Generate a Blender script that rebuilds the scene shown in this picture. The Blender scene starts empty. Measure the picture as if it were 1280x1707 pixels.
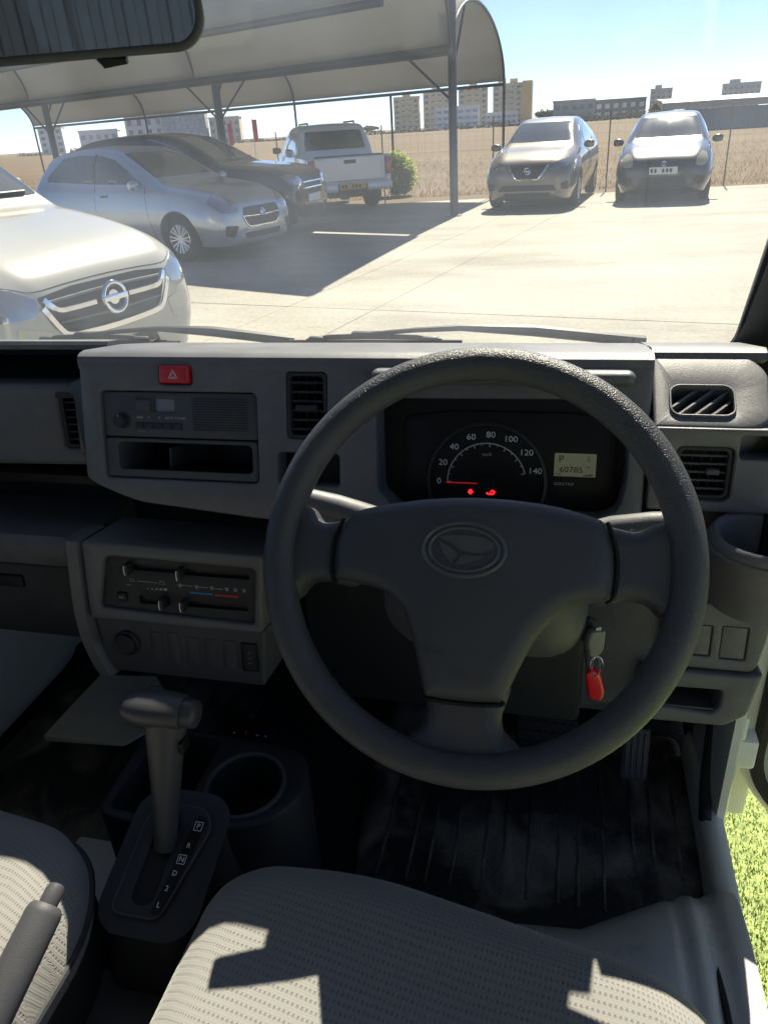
import bpy, bmesh, math, random
from mathutils import Vector, Matrix, Quaternion
from mathutils.geometry import delaunay_2d_cdt
from mathutils.bvhtree import BVHTree

random.seed(7)
SC = bpy.context.scene
COL = SC.collection
R = math.radians

# ------------------------------------------------------------------ camera
# metres; x = right of the cab, y = ahead, z = up from the ground
cam_data = bpy.data.cameras.new('camera')
cam = bpy.data.objects.new('camera', cam_data)
COL.objects.link(cam)
cam_data.sensor_fit = 'VERTICAL'
cam_data.sensor_height = 36.0
cam_data.lens = 26.36
cam_data.clip_start = 0.02
cam_data.clip_end = 3000
fwd = Vector((0.2209, 0.4543, -0.8630)).normalized()     # car axes seen from the phone
rgt = Vector((0.9730, -0.0526, 0.2244))
rgt = (rgt - fwd * rgt.dot(fwd)).normalized()
upv = rgt.cross(fwd)
rot = Matrix((rgt, fwd, upv))          # rows: car axes in camera space = camera axes as columns
cam.matrix_world = Matrix.Translation((0, 0, 1.5)) @ rot.to_4x4()
SC.camera = cam

# ------------------------------------------------------------------ light
SUN_EL, SUN_AZ = 48.5, 6.0             # azimuth from straight ahead, positive to the right
wd = bpy.data.worlds.new('World')
SC.world = wd
wd.use_nodes = True
wn = wd.node_tree
bg = wn.nodes['Background']
sky = wn.nodes.new('ShaderNodeTexSky')
sky.sky_type = 'NISHITA'
sky.sun_disc = False
sky.sun_elevation = R(SUN_EL)
sky.sun_rotation = R(SUN_AZ)
sky.air_density = 0.5
sky.dust_density = 0.2
sky.ozone_density = 3.0
wn.links.new(sky.outputs[0], bg.inputs[0])
bg.inputs[1].default_value = 0.066
sl = bpy.data.lights.new('sun', 'SUN')
sl.energy = 5.0
sl.angle = R(0.53)
sl.color = (1.0, 0.90, 0.73)
so = bpy.data.objects.new('sun', sl)
COL.objects.link(so)
to_sun = Vector((math.sin(R(SUN_AZ)) * math.cos(R(SUN_EL)), math.cos(R(SUN_AZ)) * math.cos(R(SUN_EL)), math.sin(R(SUN_EL))))
so.rotation_euler = to_sun.to_track_quat('Z', 'Y').to_euler()
so.location = to_sun * 30
vs = SC.view_settings
vs.view_transform = 'Standard'
vs.look = 'None'
vs.exposure = 1.42
vs.gamma = 1.0
vs.use_curve_mapping = False
SC.cycles.max_bounces = 8
SC.cycles.diffuse_bounces = 5
SC.cycles.glossy_bounces = 4
SC.cycles.transparent_max_bounces = 12
SC.cycles.sample_clamp_indirect = 6
SC.cycles.use_denoising = True

# ------------------------------------------------------------------ materials
MATS = {}
def srgb(r, g, b):
    f = lambda c: (c / 255 / 12.92) if c / 255 <= 0.04045 else ((c / 255 + 0.055) / 1.055) ** 2.4
    return (f(r), f(g), f(b))

def mat(name, col, rough=0.5, metal=0.0, bump=0.0, bscale=400.0, var=0.0, vscale=6.0, coat=0.0, spec=0.5,
        emit=0.0, detail=3.0, sheen=0.0, rvar=0.0):
    m = bpy.data.materials.new(name)
    m.use_nodes = True
    nt = m.node_tree
    p = nt.nodes['Principled BSDF']
    p.inputs['Base Color'].default_value = (*col, 1)
    p.inputs['Roughness'].default_value = rough
    p.inputs['Metallic'].default_value = metal
    p.inputs['Specular IOR Level'].default_value = spec
    p.inputs['Coat Weight'].default_value = coat
    p.inputs['Coat Roughness'].default_value = 0.06
    if sheen:
        p.inputs['Sheen Weight'].default_value = sheen
    if emit:
        p.inputs['Emission Color'].default_value = (*col, 1)
        p.inputs['Emission Strength'].default_value = emit
    if bump or var or rvar:
        tc = nt.nodes.new('ShaderNodeTexCoord')
    if bump:
        n = nt.nodes.new('ShaderNodeTexNoise')
        n.inputs['Scale'].default_value = bscale
        n.inputs['Detail'].default_value = detail
        n.inputs['Roughness'].default_value = 0.55
        nt.links.new(tc.outputs['Object'], n.inputs['Vector'])
        b = nt.nodes.new('ShaderNodeBump')
        b.inputs['Strength'].default_value = 1.0
        b.inputs['Distance'].default_value = bump
        nt.links.new(n.outputs['Fac'], b.inputs['Height'])
        nt.links.new(b.outputs['Normal'], p.inputs['Normal'])
    if var or rvar:
        n2 = nt.nodes.new('ShaderNodeTexNoise')
        n2.inputs['Scale'].default_value = vscale
        n2.inputs['Detail'].default_value = 6
        n2.inputs['Roughness'].default_value = 0.62
        nt.links.new(tc.outputs['Object'], n2.inputs['Vector'])
        if var:
            cr = nt.nodes.new('ShaderNodeMapRange')
            cr.inputs['From Min'].default_value = 0.3
            cr.inputs['From Max'].default_value = 0.7
            cr.inputs['To Min'].default_value = 1 - var
            cr.inputs['To Max'].default_value = 1 + var
            nt.links.new(n2.outputs['Fac'], cr.inputs['Value'])
            mx = nt.nodes.new('ShaderNodeVectorMath')
            mx.operation = 'SCALE'
            mx.inputs[0].default_value = col
            nt.links.new(cr.outputs[0], mx.inputs['Scale'])
            nt.links.new(mx.outputs[0], p.inputs['Base Color'])
        if rvar:
            rr = nt.nodes.new('ShaderNodeMapRange')
            rr.inputs['From Min'].default_value = 0.3
            rr.inputs['From Max'].default_value = 0.7
            rr.inputs['To Min'].default_value = max(0.05, rough - rvar)
            rr.inputs['To Max'].default_value = min(1, rough + rvar)
            nt.links.new(n2.outputs['Fac'], rr.inputs['Value'])
            nt.links.new(rr.outputs[0], p.inputs['Roughness'])
    MATS[name] = m
    return m

def dusty(name, col, lo, hi, scale):
    """settled dust and scuffs with shapes of their own over the base colour"""
    nt = MATS[name].node_tree; L = nt.links.new
    p = nt.nodes['Principled BSDF']
    tc = nt.nodes.new('ShaderNodeTexCoord')
    n = nt.nodes.new('ShaderNodeTexNoise'); n.inputs['Scale'].default_value = scale; n.inputs['Detail'].default_value = 12; n.inputs['Roughness'].default_value = 0.75
    L(tc.outputs['Object'], n.inputs['Vector'])
    mr = nt.nodes.new('ShaderNodeMapRange'); mr.inputs['From Min'].default_value = lo; mr.inputs['From Max'].default_value = hi
    mr.inputs['To Max'].default_value = 0.55
    L(n.outputs['Fac'], mr.inputs['Value'])
    mx = nt.nodes.new('ShaderNodeMix'); mx.data_type = 'RGBA'
    L(mr.outputs[0], mx.inputs[0])
    if p.inputs['Base Color'].links:
        L(p.inputs['Base Color'].links[0].from_socket, mx.inputs[6])
    else: mx.inputs[6].default_value = p.inputs['Base Color'].default_value
    mx.inputs[7].default_value = (*col, 1)
    L(mx.outputs[2], p.inputs['Base Color'])

def translucent(name, col, fac):
    """thin sheet: part of the light passes through"""
    nt = MATS[name].node_tree
    p = nt.nodes['Principled BSDF']; out = nt.nodes['Material Output']
    t = nt.nodes.new('ShaderNodeBsdfTranslucent'); t.inputs[0].default_value = (*col, 1)
    mx = nt.nodes.new('ShaderNodeMixShader'); mx.inputs[0].default_value = fac
    nt.links.new(p.outputs[0], mx.inputs[1]); nt.links.new(t.outputs[0], mx.inputs[2]); nt.links.new(mx.outputs[0], out.inputs[0])

# interior plastics
mat('plastic', (0.117, 0.119, 0.127), 0.44, bump=0.00035, bscale=900, var=0.12, vscale=9, spec=0.45, rvar=.09)
mat('plastic_low', (0.066, 0.068, 0.075), 0.52, bump=0.0003, bscale=900, var=0.10, vscale=9, spec=0.35)
mat('plastic_dark', (0.026, 0.028, 0.032), 0.5, bump=0.0002, bscale=900, spec=0.35)
mat('plastic_mid', (0.045, 0.046, 0.05), 0.42, bump=0.0002, bscale=900, spec=0.45)
mat('plastic_black', (0.008, 0.008, 0.009), 0.45, spec=0.3)
mat('gloss_black', (0.006, 0.006, 0.008), 0.12, spec=0.5)
mat('wheel_skin', (0.050, 0.052, 0.058), 0.36, bump=0.0010, bscale=700, var=0.06, vscale=14, spec=0.42, detail=2)
mat('pad_skin', (0.049, 0.051, 0.058), 0.40, bump=0.0007, bscale=850, var=0.06, vscale=14, spec=0.4, detail=2)
mat('emblem_satin', (0.085, 0.086, 0.09), 0.25, spec=0.5)
dusty('plastic', (0.21, 0.20, 0.185), 0.52, 0.78, 16)
dusty('plastic_low', (0.14, 0.135, 0.125), 0.54, 0.80, 22)
dusty('wheel_skin', (0.085, 0.085, 0.088), 0.50, 0.80, 12)
mat('rubber', (0.012, 0.012, 0.013), 0.7, bump=0.0004, bscale=300)
mat('red_button', (0.48, 0.012, 0.02), 0.35, var=0.05)
mat('print_white', (0.75, 0.75, 0.75), 0.6)
mat('print_grey', (0.42, 0.42, 0.43), 0.6)
mat('print_dim', (0.2, 0.2, 0.21), 0.6)
mat('print_blue', (0.03, 0.22, 0.5), 0.6)
mat('print_red', (0.55, 0.04, 0.04), 0.6)
mat('lcd', (0.23, 0.235, 0.15), 0.25, emit=0.06)
mat('lcd_grey', (0.16, 0.17, 0.18), 0.2)
mat('lcd_ink', (0.03, 0.032, 0.02), 0.6)
mat('telltale', (1.0, 0.01, 0.012), 0.5, emit=1.6)
mat('needle_red', (0.55, 0.02, 0.03), 0.5, emit=0.12)
mat('white_paint_inner', (0.78, 0.77, 0.72), 0.34, var=0.05, vscale=5, coat=0.3)
mat('grey_paint', (0.48, 0.475, 0.47), 0.33, bump=0.0004, bscale=160, var=0.08, vscale=12, coat=0.25, rvar=0.08)
mat('kick_trim', (0.55, 0.54, 0.50), 0.6, var=0.08, vscale=10)
mat('carpet', (0.012, 0.012, 0.012), 0.95, bump=0.004, bscale=260, var=0.5, vscale=18)
mat('key_grey', (0.16, 0.155, 0.15), 0.35, spec=0.5)
mat('tag_red', (0.62, 0.008, 0.016), 0.25, spec=0.6)
mat('chrome', (0.75, 0.76, 0.78), 0.12, metal=1.0)
mat('steel', (0.45, 0.45, 0.46), 0.35, metal=1.0)
mat('mirror_glass', (0.42, 0.43, 0.44), 0.02, metal=1.0)
mat('headliner', (0.22, 0.215, 0.205), 0.9, bump=0.001, bscale=500)
mat('paper', (0.82, 0.79, 0.70), 0.8, var=0.06, vscale=15)

def fabric(name, ca, cb):
    m = bpy.data.materials.new(name)
    m.use_nodes = True
    nt = m.node_tree
    L = nt.links.new
    p = nt.nodes['Principled BSDF']
    p.inputs['Roughness'].default_value = 0.92
    p.inputs['Sheen Weight'].default_value = 0.25
    tc = nt.nodes.new('ShaderNodeAttribute'); tc.attribute_name = 'cloth'
    mp = nt.nodes.new('ShaderNodeMapping')
    mp.inputs['Rotation'].default_value = (0, 0, R(8))
    L(tc.outputs['Vector'], mp.inputs['Vector'])
    # slight wander so rows are not ruler straight
    nz = nt.nodes.new('ShaderNodeTexNoise')
    nz.inputs['Scale'].default_value = 30
    L(tc.outputs['Vector'], nz.inputs['Vector'])
    va = nt.nodes.new('ShaderNodeVectorMath'); va.operation = 'SCALE'
    va.inputs['Scale'].default_value = 0.0022
    L(nz.outputs['Color'], va.inputs[0])
    vb = nt.nodes.new('ShaderNodeVectorMath'); vb.operation = 'ADD'
    L(mp.outputs[0], vb.inputs[0]); L(va.outputs[0], vb.inputs[1])
    sx = nt.nodes.new('ShaderNodeSeparateXYZ')
    L(vb.outputs[0], sx.inputs[0])
    def M(op, a, b=None):
        n = nt.nodes.new('ShaderNodeMath'); n.operation = op
        for i, v in enumerate((a, b)):
            if v is None: continue
            if isinstance(v, (int, float)): n.inputs[i].default_value = v
            else: L(v, n.inputs[i])
        return n.outputs[0]
    a = M('MULTIPLY', sx.outputs[0], 2 * math.pi / 0.0092)
    b = M('MULTIPLY', sx.outputs[1], 2 * math.pi / 0.0160)
    # staggered lozenge dimples
    s1 = M('SINE', M('ADD', a, b)); s2 = M('SINE', M('SUBTRACT', a, b))
    d = M('MULTIPLY', s1, s2)
    mr = nt.nodes.new('ShaderNodeMapRange'); mr.interpolation_type = 'SMOOTHSTEP'
    mr.inputs['From Min'].default_value = 0.30; mr.inputs['From Max'].default_value = 0.85
    L(d, mr.inputs['Value'])
    # fine yarn rib
    c = M('MULTIPLY', sx.outputs[0], 2 * math.pi / 0.0026)
    e = M('MULTIPLY', sx.outputs[1], 2 * math.pi / 0.0026)
    rib = M('ADD', M('MULTIPLY', M('SINE', c), 0.5), M('MULTIPLY', M('SINE', e), 0.5))
    h = M('ADD', M('MULTIPLY', mr.outputs[0], -1.0), M('MULTIPLY', rib, 0.12))
    bp = nt.nodes.new('ShaderNodeBump')
    bp.inputs['Distance'].default_value = 0.0007
    bp.inputs['Strength'].default_value = 0.9
    L(h, bp.inputs['Height']); L(bp.outputs[0], p.inputs['Normal'])
    mx = nt.nodes.new('ShaderNodeMix'); mx.data_type = 'RGBA'
    mx.inputs[6].default_value = (*ca, 1); mx.inputs[7].default_value = (*cb, 1)
    L(mr.outputs[0], mx.inputs[0])
    L(mx.outputs[2], p.inputs['Base Color'])
    MATS[name] = m
fabric('seat_fabric', (0.225, 0.221, 0.208), (0.170, 0.167, 0.158))
mat('seat_vinyl', (0.035, 0.035, 0.038), 0.6, bump=0.0005, bscale=700)

def glass(name, tint, dust, dustcol, rough=0.0, refl=1.0):
    m = bpy.data.materials.new(name)
    m.use_nodes = True
    nt = m.node_tree
    L = nt.links.new
    nt.nodes.remove(nt.nodes['Principled BSDF'])
    out = nt.nodes['Material Output']
    tr = nt.nodes.new('ShaderNodeBsdfTransparent'); tr.inputs[0].default_value = (*tint, 1)
    gl = nt.nodes.new('ShaderNodeBsdfGlossy'); gl.inputs['Roughness'].default_value = rough
    lw = nt.nodes.new('ShaderNodeLayerWeight'); lw.inputs[0].default_value = 0.5
    pw = nt.nodes.new('ShaderNodeMath'); pw.operation = 'POWER'; pw.inputs[1].default_value = 5.0
    L(lw.outputs['Facing'], pw.inputs[0])
    fm = nt.nodes.new('ShaderNodeMath'); fm.operation = 'MULTIPLY_ADD'; fm.inputs[1].default_value = 0.9 * refl; fm.inputs[2].default_value = 0.035 * refl
    L(pw.outputs[0], fm.inputs[0])
    mx = nt.nodes.new('ShaderNodeMixShader')
    L(fm.outputs[0], mx.inputs[0]); L(tr.outputs[0], mx.inputs[1]); L(gl.outputs[0], mx.inputs[2])
    last = mx
    if dust:
        di = nt.nodes.new('ShaderNodeBsdfTranslucent'); di.inputs[0].default_value = (*dustcol, 1)
        tc = nt.nodes.new('ShaderNodeTexCoord')
        nz = nt.nodes.new('ShaderNodeTexNoise'); nz.inputs['Scale'].default_value = 5; nz.inputs['Detail'].default_value = 8
        L(tc.outputs['Object'], nz.inputs['Vector'])
        mr = nt.nodes.new('ShaderNodeMapRange')
        mr.inputs['From Min'].default_value = 0.3; mr.inputs['From Max'].default_value = 0.7
        mr.inputs['To Min'].default_value = dust * 0.45; mr.inputs['To Max'].default_value = dust * 1.6
        L(nz.outputs['Fac'], mr.inputs['Value'])
        m2 = nt.nodes.new('ShaderNodeMixShader')
        L(mr.outputs[0], m2.inputs[0]); L(mx.outputs[0], m2.inputs[1]); L(di.outputs[0], m2.inputs[2])
        last = m2
    L(last.outputs[0], out.inputs[0])
    MATS[name] = m
glass('windscreen_glass', (0.955, 0.97, 0.97), 0.018, (0.70, 0.80, 0.95))
glass('side_glass', (0.90, 0.93, 0.93), 0.0, (0.8, 0.8, 0.78))
glass('tinted_glass', (0.50, 0.53, 0.56), 0.0, (0, 0, 0))
glass('lamp_lens', (0.94, 0.95, 0.95), 0.05, (0.8, 0.8, 0.8))

# ------------------------------------------------------------------ mesh helpers
class MB:
    """collects vertices and faces of ONE object"""
    def __init__(s): s.v = []; s.f = []; s.cloth = None
    def add(s, vs, fs, M=None):
        o = len(s.v)
        s.v += [tuple(M @ Vector(p)) if M else tuple(p) for p in vs]
        s.f += [tuple(i + o for i in f) for f in fs]
        return s
    def box(s, lo, hi, M=None, bev=0.0, seg=2):
        bm = bmesh.new()
        c = [(a + b) / 2 for a, b in zip(lo, hi)]
        bmesh.ops.create_cube(bm, size=1, matrix=Matrix.Translation(c) @ Matrix.Diagonal((*[abs(b - a) for a, b in zip(lo, hi)], 1)))
        if bev:
            bmesh.ops.bevel(bm, geom=list(bm.edges), offset=bev, segments=seg, affect='EDGES', profile=0.5, clamp_overlap=True)
        bm.verts.index_update()
        s.add([v.co[:] for v in bm.verts], [[v.index for v in f.verts] for f in bm.faces], M)
        bm.free()
        return s
    def tube(s, path, rad, seg=12, cap=True, M=None, flat=1.0, upref=None):
        pts = [Vector(p) for p in path]
        n = len(pts)
        rads = rad if isinstance(rad, (list, tuple)) else [rad] * n
        t0 = (pts[1] - pts[0]).normalized()
        up = Vector(upref) if upref else (Vector((0, 0, 1)) if abs(t0.z) < 0.9 else Vector((0, 1, 0)))
        vs, fs = [], []
        for i, p in enumerate(pts):
            t = (pts[min(i + 1, n - 1)] - pts[max(i - 1, 0)]).normalized()
            a = up.cross(t).normalized(); b = t.cross(a).normalized()
            up = b
            for k in range(seg):
                an = 2 * math.pi * k / seg
                vs.append(p + (a * math.cos(an) + b * math.sin(an) * flat) * rads[i])
        for i in range(n - 1):
            for k in range(seg):
                fs.append((i * seg + k, i * seg + (k + 1) % seg, (i + 1) * seg + (k + 1) % seg, (i + 1) * seg + k))
        if cap:
            fs.append(tuple(reversed(range(seg))))
            fs.append(tuple((n - 1) * seg + k for k in range(seg)))
        return s.add(vs, fs, M)
    def loop_tube(s, path, rad, seg=8, M=None):
        pts = [Vector(p) for p in path]; n = len(pts)
        c = sum(pts, Vector()) / n
        nrm = Vector()
        for i in range(n): nrm += (pts[i] - c).cross(pts[(i + 1) % n] - c)
        nrm.normalize()
        vs, fs = [], []
        for i, p in enumerate(pts):
            t = (pts[(i + 1) % n] - pts[i - 1]).normalized()
            a = nrm.cross(t).normalized()
            for k in range(seg):
                an = 2 * math.pi * k / seg
                vs.append(p + (a * math.cos(an) + nrm * math.sin(an)) * rad)
        for i in range(n):
            j = (i + 1) % n
            for k in range(seg):
                fs.append((i * seg + k, i * seg + (k + 1) % seg, j * seg + (k + 1) % seg, j * seg + k))
        return s.add(vs, fs, M)
    def lathe(s, prof, seg=32, M=None, close=False):
        """prof: (r, h) about local z"""
        vs, fs = [], []
        n = len(prof)
        for k in range(seg):
            an = 2 * math.pi * k / seg
            for r, h in prof: vs.append((r * math.cos(an), r * math.sin(an), h))
        for k in range(seg):
            k2 = (k + 1) % seg
            for i in range(n - 1 + (1 if close else 0)):
                j = (i + 1) % n
                fs.append((k * n + i, k2 * n + i, k2 * n + j, k * n + j))
        return s.add(vs, fs, M)
    def loft(s, rings, closed=True, cap=True, M=None):
        n = len(rings[0]); vs = []; fs = []
        for r in rings: vs += [tuple(p) for p in r]
        for i in range(len(rings) - 1):
            for k in range(n if closed else n - 1):
                k2 = (k + 1) % n
                fs.append((i * n + k, i * n + k2, (i + 1) * n + k2, (i + 1) * n + k))
        if cap:
            fs.append(tuple(reversed(range(n))))
            fs.append(tuple((len(rings) - 1) * n + k for k in range(n)))
        return s.add(vs, fs, M)
    def plate(s, outline, holes=(), d=0.01, M=None, ch=0.0, hole_d=None, back=False, hole_back=False):
        """flat plate in (u,v), front face at w=0, outer wall down to -d, hole walls down to -hole_d"""
        hole_d = d if hole_d is None else hole_d
        loops = [ccw(outline)] + [ccw(h)[::-1] for h in holes]
        fr = [offset_loop(l, -ch) if ch else l for l in loops]
        allp = [p for l in fr for p in l]
        vs = [(p[0], p[1], 0) for p in allp]
        fs = []
        tv, tf = cdt_fill(fr[0], fr[1:])
        o = len(vs)
        vs += [(p[0], p[1], 0) for p in tv]
        fs += [tuple(i + o for i in f) for f in tf]
        for li, (lf, lo) in enumerate(zip(fr, loops)):
            dep = d if li == 0 else hole_d
            levels = [(lf, 0.0)]
            if ch:
                mid = [((a[0] * .3 + b[0] * .7), (a[1] * .3 + b[1] * .7)) for a, b in zip(lf, lo)]
                levels += [(mid, -ch * 0.3), (lo, -ch)]
            levels.append((lo, -dep))
            n = len(lo)
            st = len(vs)
            for lp, z in levels: vs += [(p[0], p[1], z) for p in lp]
            for i in range(len(levels) - 1):
                for k in range(n):
                    k2 = (k + 1) % n
                    fs.append((st + i * n + k, st + (i + 1) * n + k, st + (i + 1) * n + k2, st + i * n + k2))
            if (li == 0 and back) or (li > 0 and hole_back):
                base = st + (len(levels) - 1) * n
                fs.append(tuple(base + k for k in range(n)))
        return s.add(vs, fs, M)
    def pillow(s, outline, H, r, depth=0.0, dome=None, sp=0.01, M=None, power=2.0, cloth=False):
        """puffed panel: height rises from the rim over r to H, plus dome(u,v)"""
        out = ccw(outline)
        dense = []
        for i, p in enumerate(out):
            q = out[(i + 1) % len(out)]
            n = max(1, int(math.dist(p, q) / sp))
            for k in range(n): dense.append((p[0] + (q[0] - p[0]) * k / n, p[1] + (q[1] - p[1]) * k / n))
        us = [p[0] for p in dense]; vs_ = [p[1] for p in dense]
        inner = []
        rings = [0.12, 0.3, 0.55, 0.8, 1.0]
        for fct in rings:
            for p in offset_loop(dense, -r * fct):
                if inside(p, dense) and edist(p, dense) > r * fct * 0.9: inner.append(p)
        u = min(us)
        row = 0
        while u < max(us):
            v = min(vs_) + (sp / 2 if row % 2 else 0)
            while v < max(vs_):
                if inside((u, v), dense) and edist((u, v), dense) > r * 1.05 + sp * .3: inner.append((u, v))
                v += sp
            u += sp * 0.9; row += 1
        tv, tf = cdt_fill(dense, [], inner)
        vs = []
        for p in tv:
            d = min(1.0, max(0.0, edist(p, dense) / r))
            h = H * (1 - (1 - d) ** power) ** (1 / power)
            if dome: h += dome(p[0], p[1]) * (1 if depth else min(1, d * 1.5))
            vs.append((p[0], p[1], h))
        fs = list(tf)
        if cloth:                               # cloth coordinates run over the rounded edge at true length
            cl = []
            for p in tv:
                d = edist(p, dense)
                if d >= r: cl.append((p[0], p[1], 0)); continue
                e = 1e-4
                g = Vector((edist((p[0] + e, p[1]), dense) - d, edist((p[0], p[1] + e), dense) - d))
                g = g.normalized() if g.length > 1e-9 else Vector((0, 0))
                ex = r * 1.45 * (1 - d / r) - (r - d) + (r * .35 * (1 - d / r) ** 2)
                cl.append((p[0] - g.x * ex, p[1] - g.y * ex, 0))
            s.cloth = cl + [(p[0], p[1], 0) for z in (0, 1) for p in dense] * (1 if depth else 0)
        if depth:
            n = len(dense); st = len(vs)
            for z in (0, 1):
                for p in dense: vs.append((p[0], p[1], (dome(p[0], p[1]) if dome else 0) if z == 0 else -depth))
            for k in range(n):
                k2 = (k + 1) % n
                fs.append((st + k, st + n + k, st + n + k2, st + k2))
        return s.add(vs, fs, M)
    def mesh(s, name, smooth=40, merge=1e-5):
        me = bpy.data.meshes.new(name)
        me.from_pydata(s.v, [], s.f)
        if s.cloth:
            at_ = me.attributes.new('cloth', 'FLOAT_VECTOR', 'POINT')
            for i, c in enumerate(s.cloth): at_.data[i].vector = c
        bm = bmesh.new(); bm.from_mesh(me)
        if merge: bmesh.ops.remove_doubles(bm, verts=bm.verts, dist=merge)
        bmesh.ops.recalc_face_normals(bm, faces=bm.faces)
        bm.to_mesh(me); bm.free()
        if smooth:
            for p in me.polygons: p.use_smooth = True
            me.set_sharp_from_angle(angle=R(smooth))
        return me
    def build(s, name, material, parent=None, smooth=40, local=False, merge=1e-5):
        return link(name, s.mesh(name, smooth, merge), material, parent, local)

def link(name, me, material, parent=None, local=False):
    o = bpy.data.objects.new(name, me)
    COL.objects.link(o)
    if material is not None and not me.materials:
        me.materials.append(MATS[material] if isinstance(material, str) else material)
    if parent is not None:
        o.parent = parent
        if not local: o.matrix_parent_inverse = world_of(parent).inverted()
    return o

def world_of(o):
    m = o.matrix_basis.copy()
    return world_of(o.parent) @ o.matrix_parent_inverse @ m if o.parent else m

def empty(name, loc=(0, 0, 0), rz=0.0):
    o = bpy.data.objects.new(name, None)
    o.empty_display_size = 0.1
    COL.objects.link(o)
    o.location = loc
    o.rotation_euler = (0, 0, rz)
    return o

def tag(o, label=None, cat=None, group=None, kind=None):
    if label: o['label'] = label
    if cat: o['category'] = cat
    if group: o['group'] = group
    if kind: o['kind'] = kind
    return o

def ccw(l):
    a = sum(l[i][0] * l[(i + 1) % len(l)][1] - l[(i + 1) % len(l)][0] * l[i][1] for i in range(len(l)))
    return list(l) if a > 0 else list(l)[::-1]

def offset_loop(l, d):
    """d > 0 outwards for a ccw loop"""
    n = len(l); out = []
    for i in range(n):
        a, b, c = Vector(l[i - 1]), Vector(l[i]), Vector(l[(i + 1) % n])
        e1 = (b - a); e2 = (c - b)
        if e1.length < 1e-9: e1 = e2
        if e2.length < 1e-9: e2 = e1
        e1 = e1.normalized(); e2 = e2.normalized()
        n1 = Vector((e1.y, -e1.x)); n2 = Vector((e2.y, -e2.x))
        m = n1 + n2
        if m.length < 1e-6: m = n1
        m.normalize()
        out.append(tuple(b + m * (d / max(0.4, m.dot(n1)))))
    return out

def inside(p, l):
    x, y = p; r = False; n = len(l); j = n - 1
    for i in range(n):
        xi, yi = l[i]; xj, yj = l[j]
        if (yi > y) != (yj > y) and x < (xj - xi) * (y - yi) / (yj - yi) + xi: r = not r
        j = i
    return r

def edist(p, l):
    px, py = p; best = 1e9; n = len(l)
    ax, ay = l[-1]
    for i in range(n):
        bx, by = l[i]
        dx, dy = bx - ax, by - ay
        q = dx * dx + dy * dy
        t = 0 if q < 1e-14 else max(0, min(1, ((px - ax) * dx + (py - ay) * dy) / q))
        ex, ey = ax + t * dx - px, ay + t * dy - py
        d = ex * ex + ey * ey
        if d < best: best = d
        ax, ay = bx, by
    return math.sqrt(best)

def cdt_fill(outline, holes=(), inner=()):
    pts = []; edges = []
    for l in [outline] + list(holes):
        o = len(pts); n = len(l)
        pts += [Vector(p) for p in l]
        edges += [(o + i, o + (i + 1) % n) for i in range(n)]
    pts += [Vector(p) for p in inner]
    v, e, f, *_ = delaunay_2d_cdt(pts, edges, [], 0, 1e-6)
    hs = [list(h) for h in holes]
    keep = []
    for t in f:
        c = sum((v[i] for i in t), Vector((0, 0))) / len(t)
        if inside(c, outline) and not any(inside(c, h) for h in hs): keep.append(tuple(t))
    return [tuple(p) for p in v], keep

def rrect(u0, v0, u1, v1, r=0.004, n=5):
    u0, u1 = min(u0, u1), max(u0, u1); v0, v1 = min(v0, v1), max(v0, v1)
    r = min(r, (u1 - u0) / 2.01, (v1 - v0) / 2.01)
    out = []
    for cx, cy, a0 in ((u1 - r, v0 + r, -90), (u1 - r, v1 - r, 0), (u0 + r, v1 - r, 90), (u0 + r, v0 + r, 180)):
        for k in range(n + 1):
            a = R(a0 + 90 * k / n)
            out.append((cx + r * math.cos(a), cy + r * math.sin(a)))
    return out

def rpoly(pts, r, n=5):
    pts = ccw(pts); out = []; m = len(pts)
    rr = r if isinstance(r, (list, tuple)) else [r] * m
    for i in range(m):
        a, b, c = Vector(pts[i - 1]), Vector(pts[i]), Vector(pts[(i + 1) % m])
        q = min(rr[i], (a - b).length * .48, (c - b).length * .48)
        p0 = b + (a - b).normalized() * q; p1 = b + (c - b).normalized() * q
        for k in range(n + 1):
            t = k / n
            out.append(tuple(p0 * (1 - t) ** 2 + b * 2 * t * (1 - t) + p1 * t * t))
    return out

def ellipse(cu, cv, a, b, n=32):
    return [(cu + a * math.cos(2 * math.pi * k / n), cv + b * math.sin(2 * math.pi * k / n)) for k in range(n)]

def frame(o, tilt):
    """panel frame: u = right, v = up along the face, w = towards the driver; top leans away by tilt degrees"""
    t = R(tilt)
    u = Vector((1, 0, 0)); v = Vector((0, math.sin(t), math.cos(t))); w = Vector((0, -math.cos(t), math.sin(t)))
    return Matrix(((u.x, v.x, w.x, o[0]), (u.y, v.y, w.y, o[1]), (u.z, v.z, w.z, o[2]), (0, 0, 0, 1)))

def basis(o, u, v, w):
    u, v, w = Vector(u), Vector(v), Vector(w)
    return Matrix(((u.x, v.x, w.x, o[0]), (u.y, v.y, w.y, o[1]), (u.z, v.z, w.z, o[2]), (0, 0, 0, 1)))

def T(u, v, w=0): return Matrix.Translation((u, v, w))

def text_mesh(txt, size, extrude=0.0002, sx=1.0):
    c = bpy.data.curves.new('lettering', 'FONT')
    c.body = txt; c.size = size; c.align_x = 'CENTER'; c.align_y = 'CENTER'; c.extrude = extrude
    c.resolution_u = 3
    o = bpy.data.objects.new('lettering', c)
    COL.objects.link(o)
    dg = bpy.context.evaluated_depsgraph_get()
    me = bpy.data.meshes.new_from_object(o.evaluated_get(dg))
    bpy.data.objects.remove(o); bpy.data.curves.remove(c)
    if sx != 1.0:
        for v in me.vertices: v.co.x *= sx
    return me

def letter(name, txt, size, M, material, parent, sx=1.0, extrude=0.0002):
    me = text_mesh(txt, size, extrude, sx)
    me.transform(M)
    me.materials.clear()
    return link(name, me, material, parent)

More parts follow.
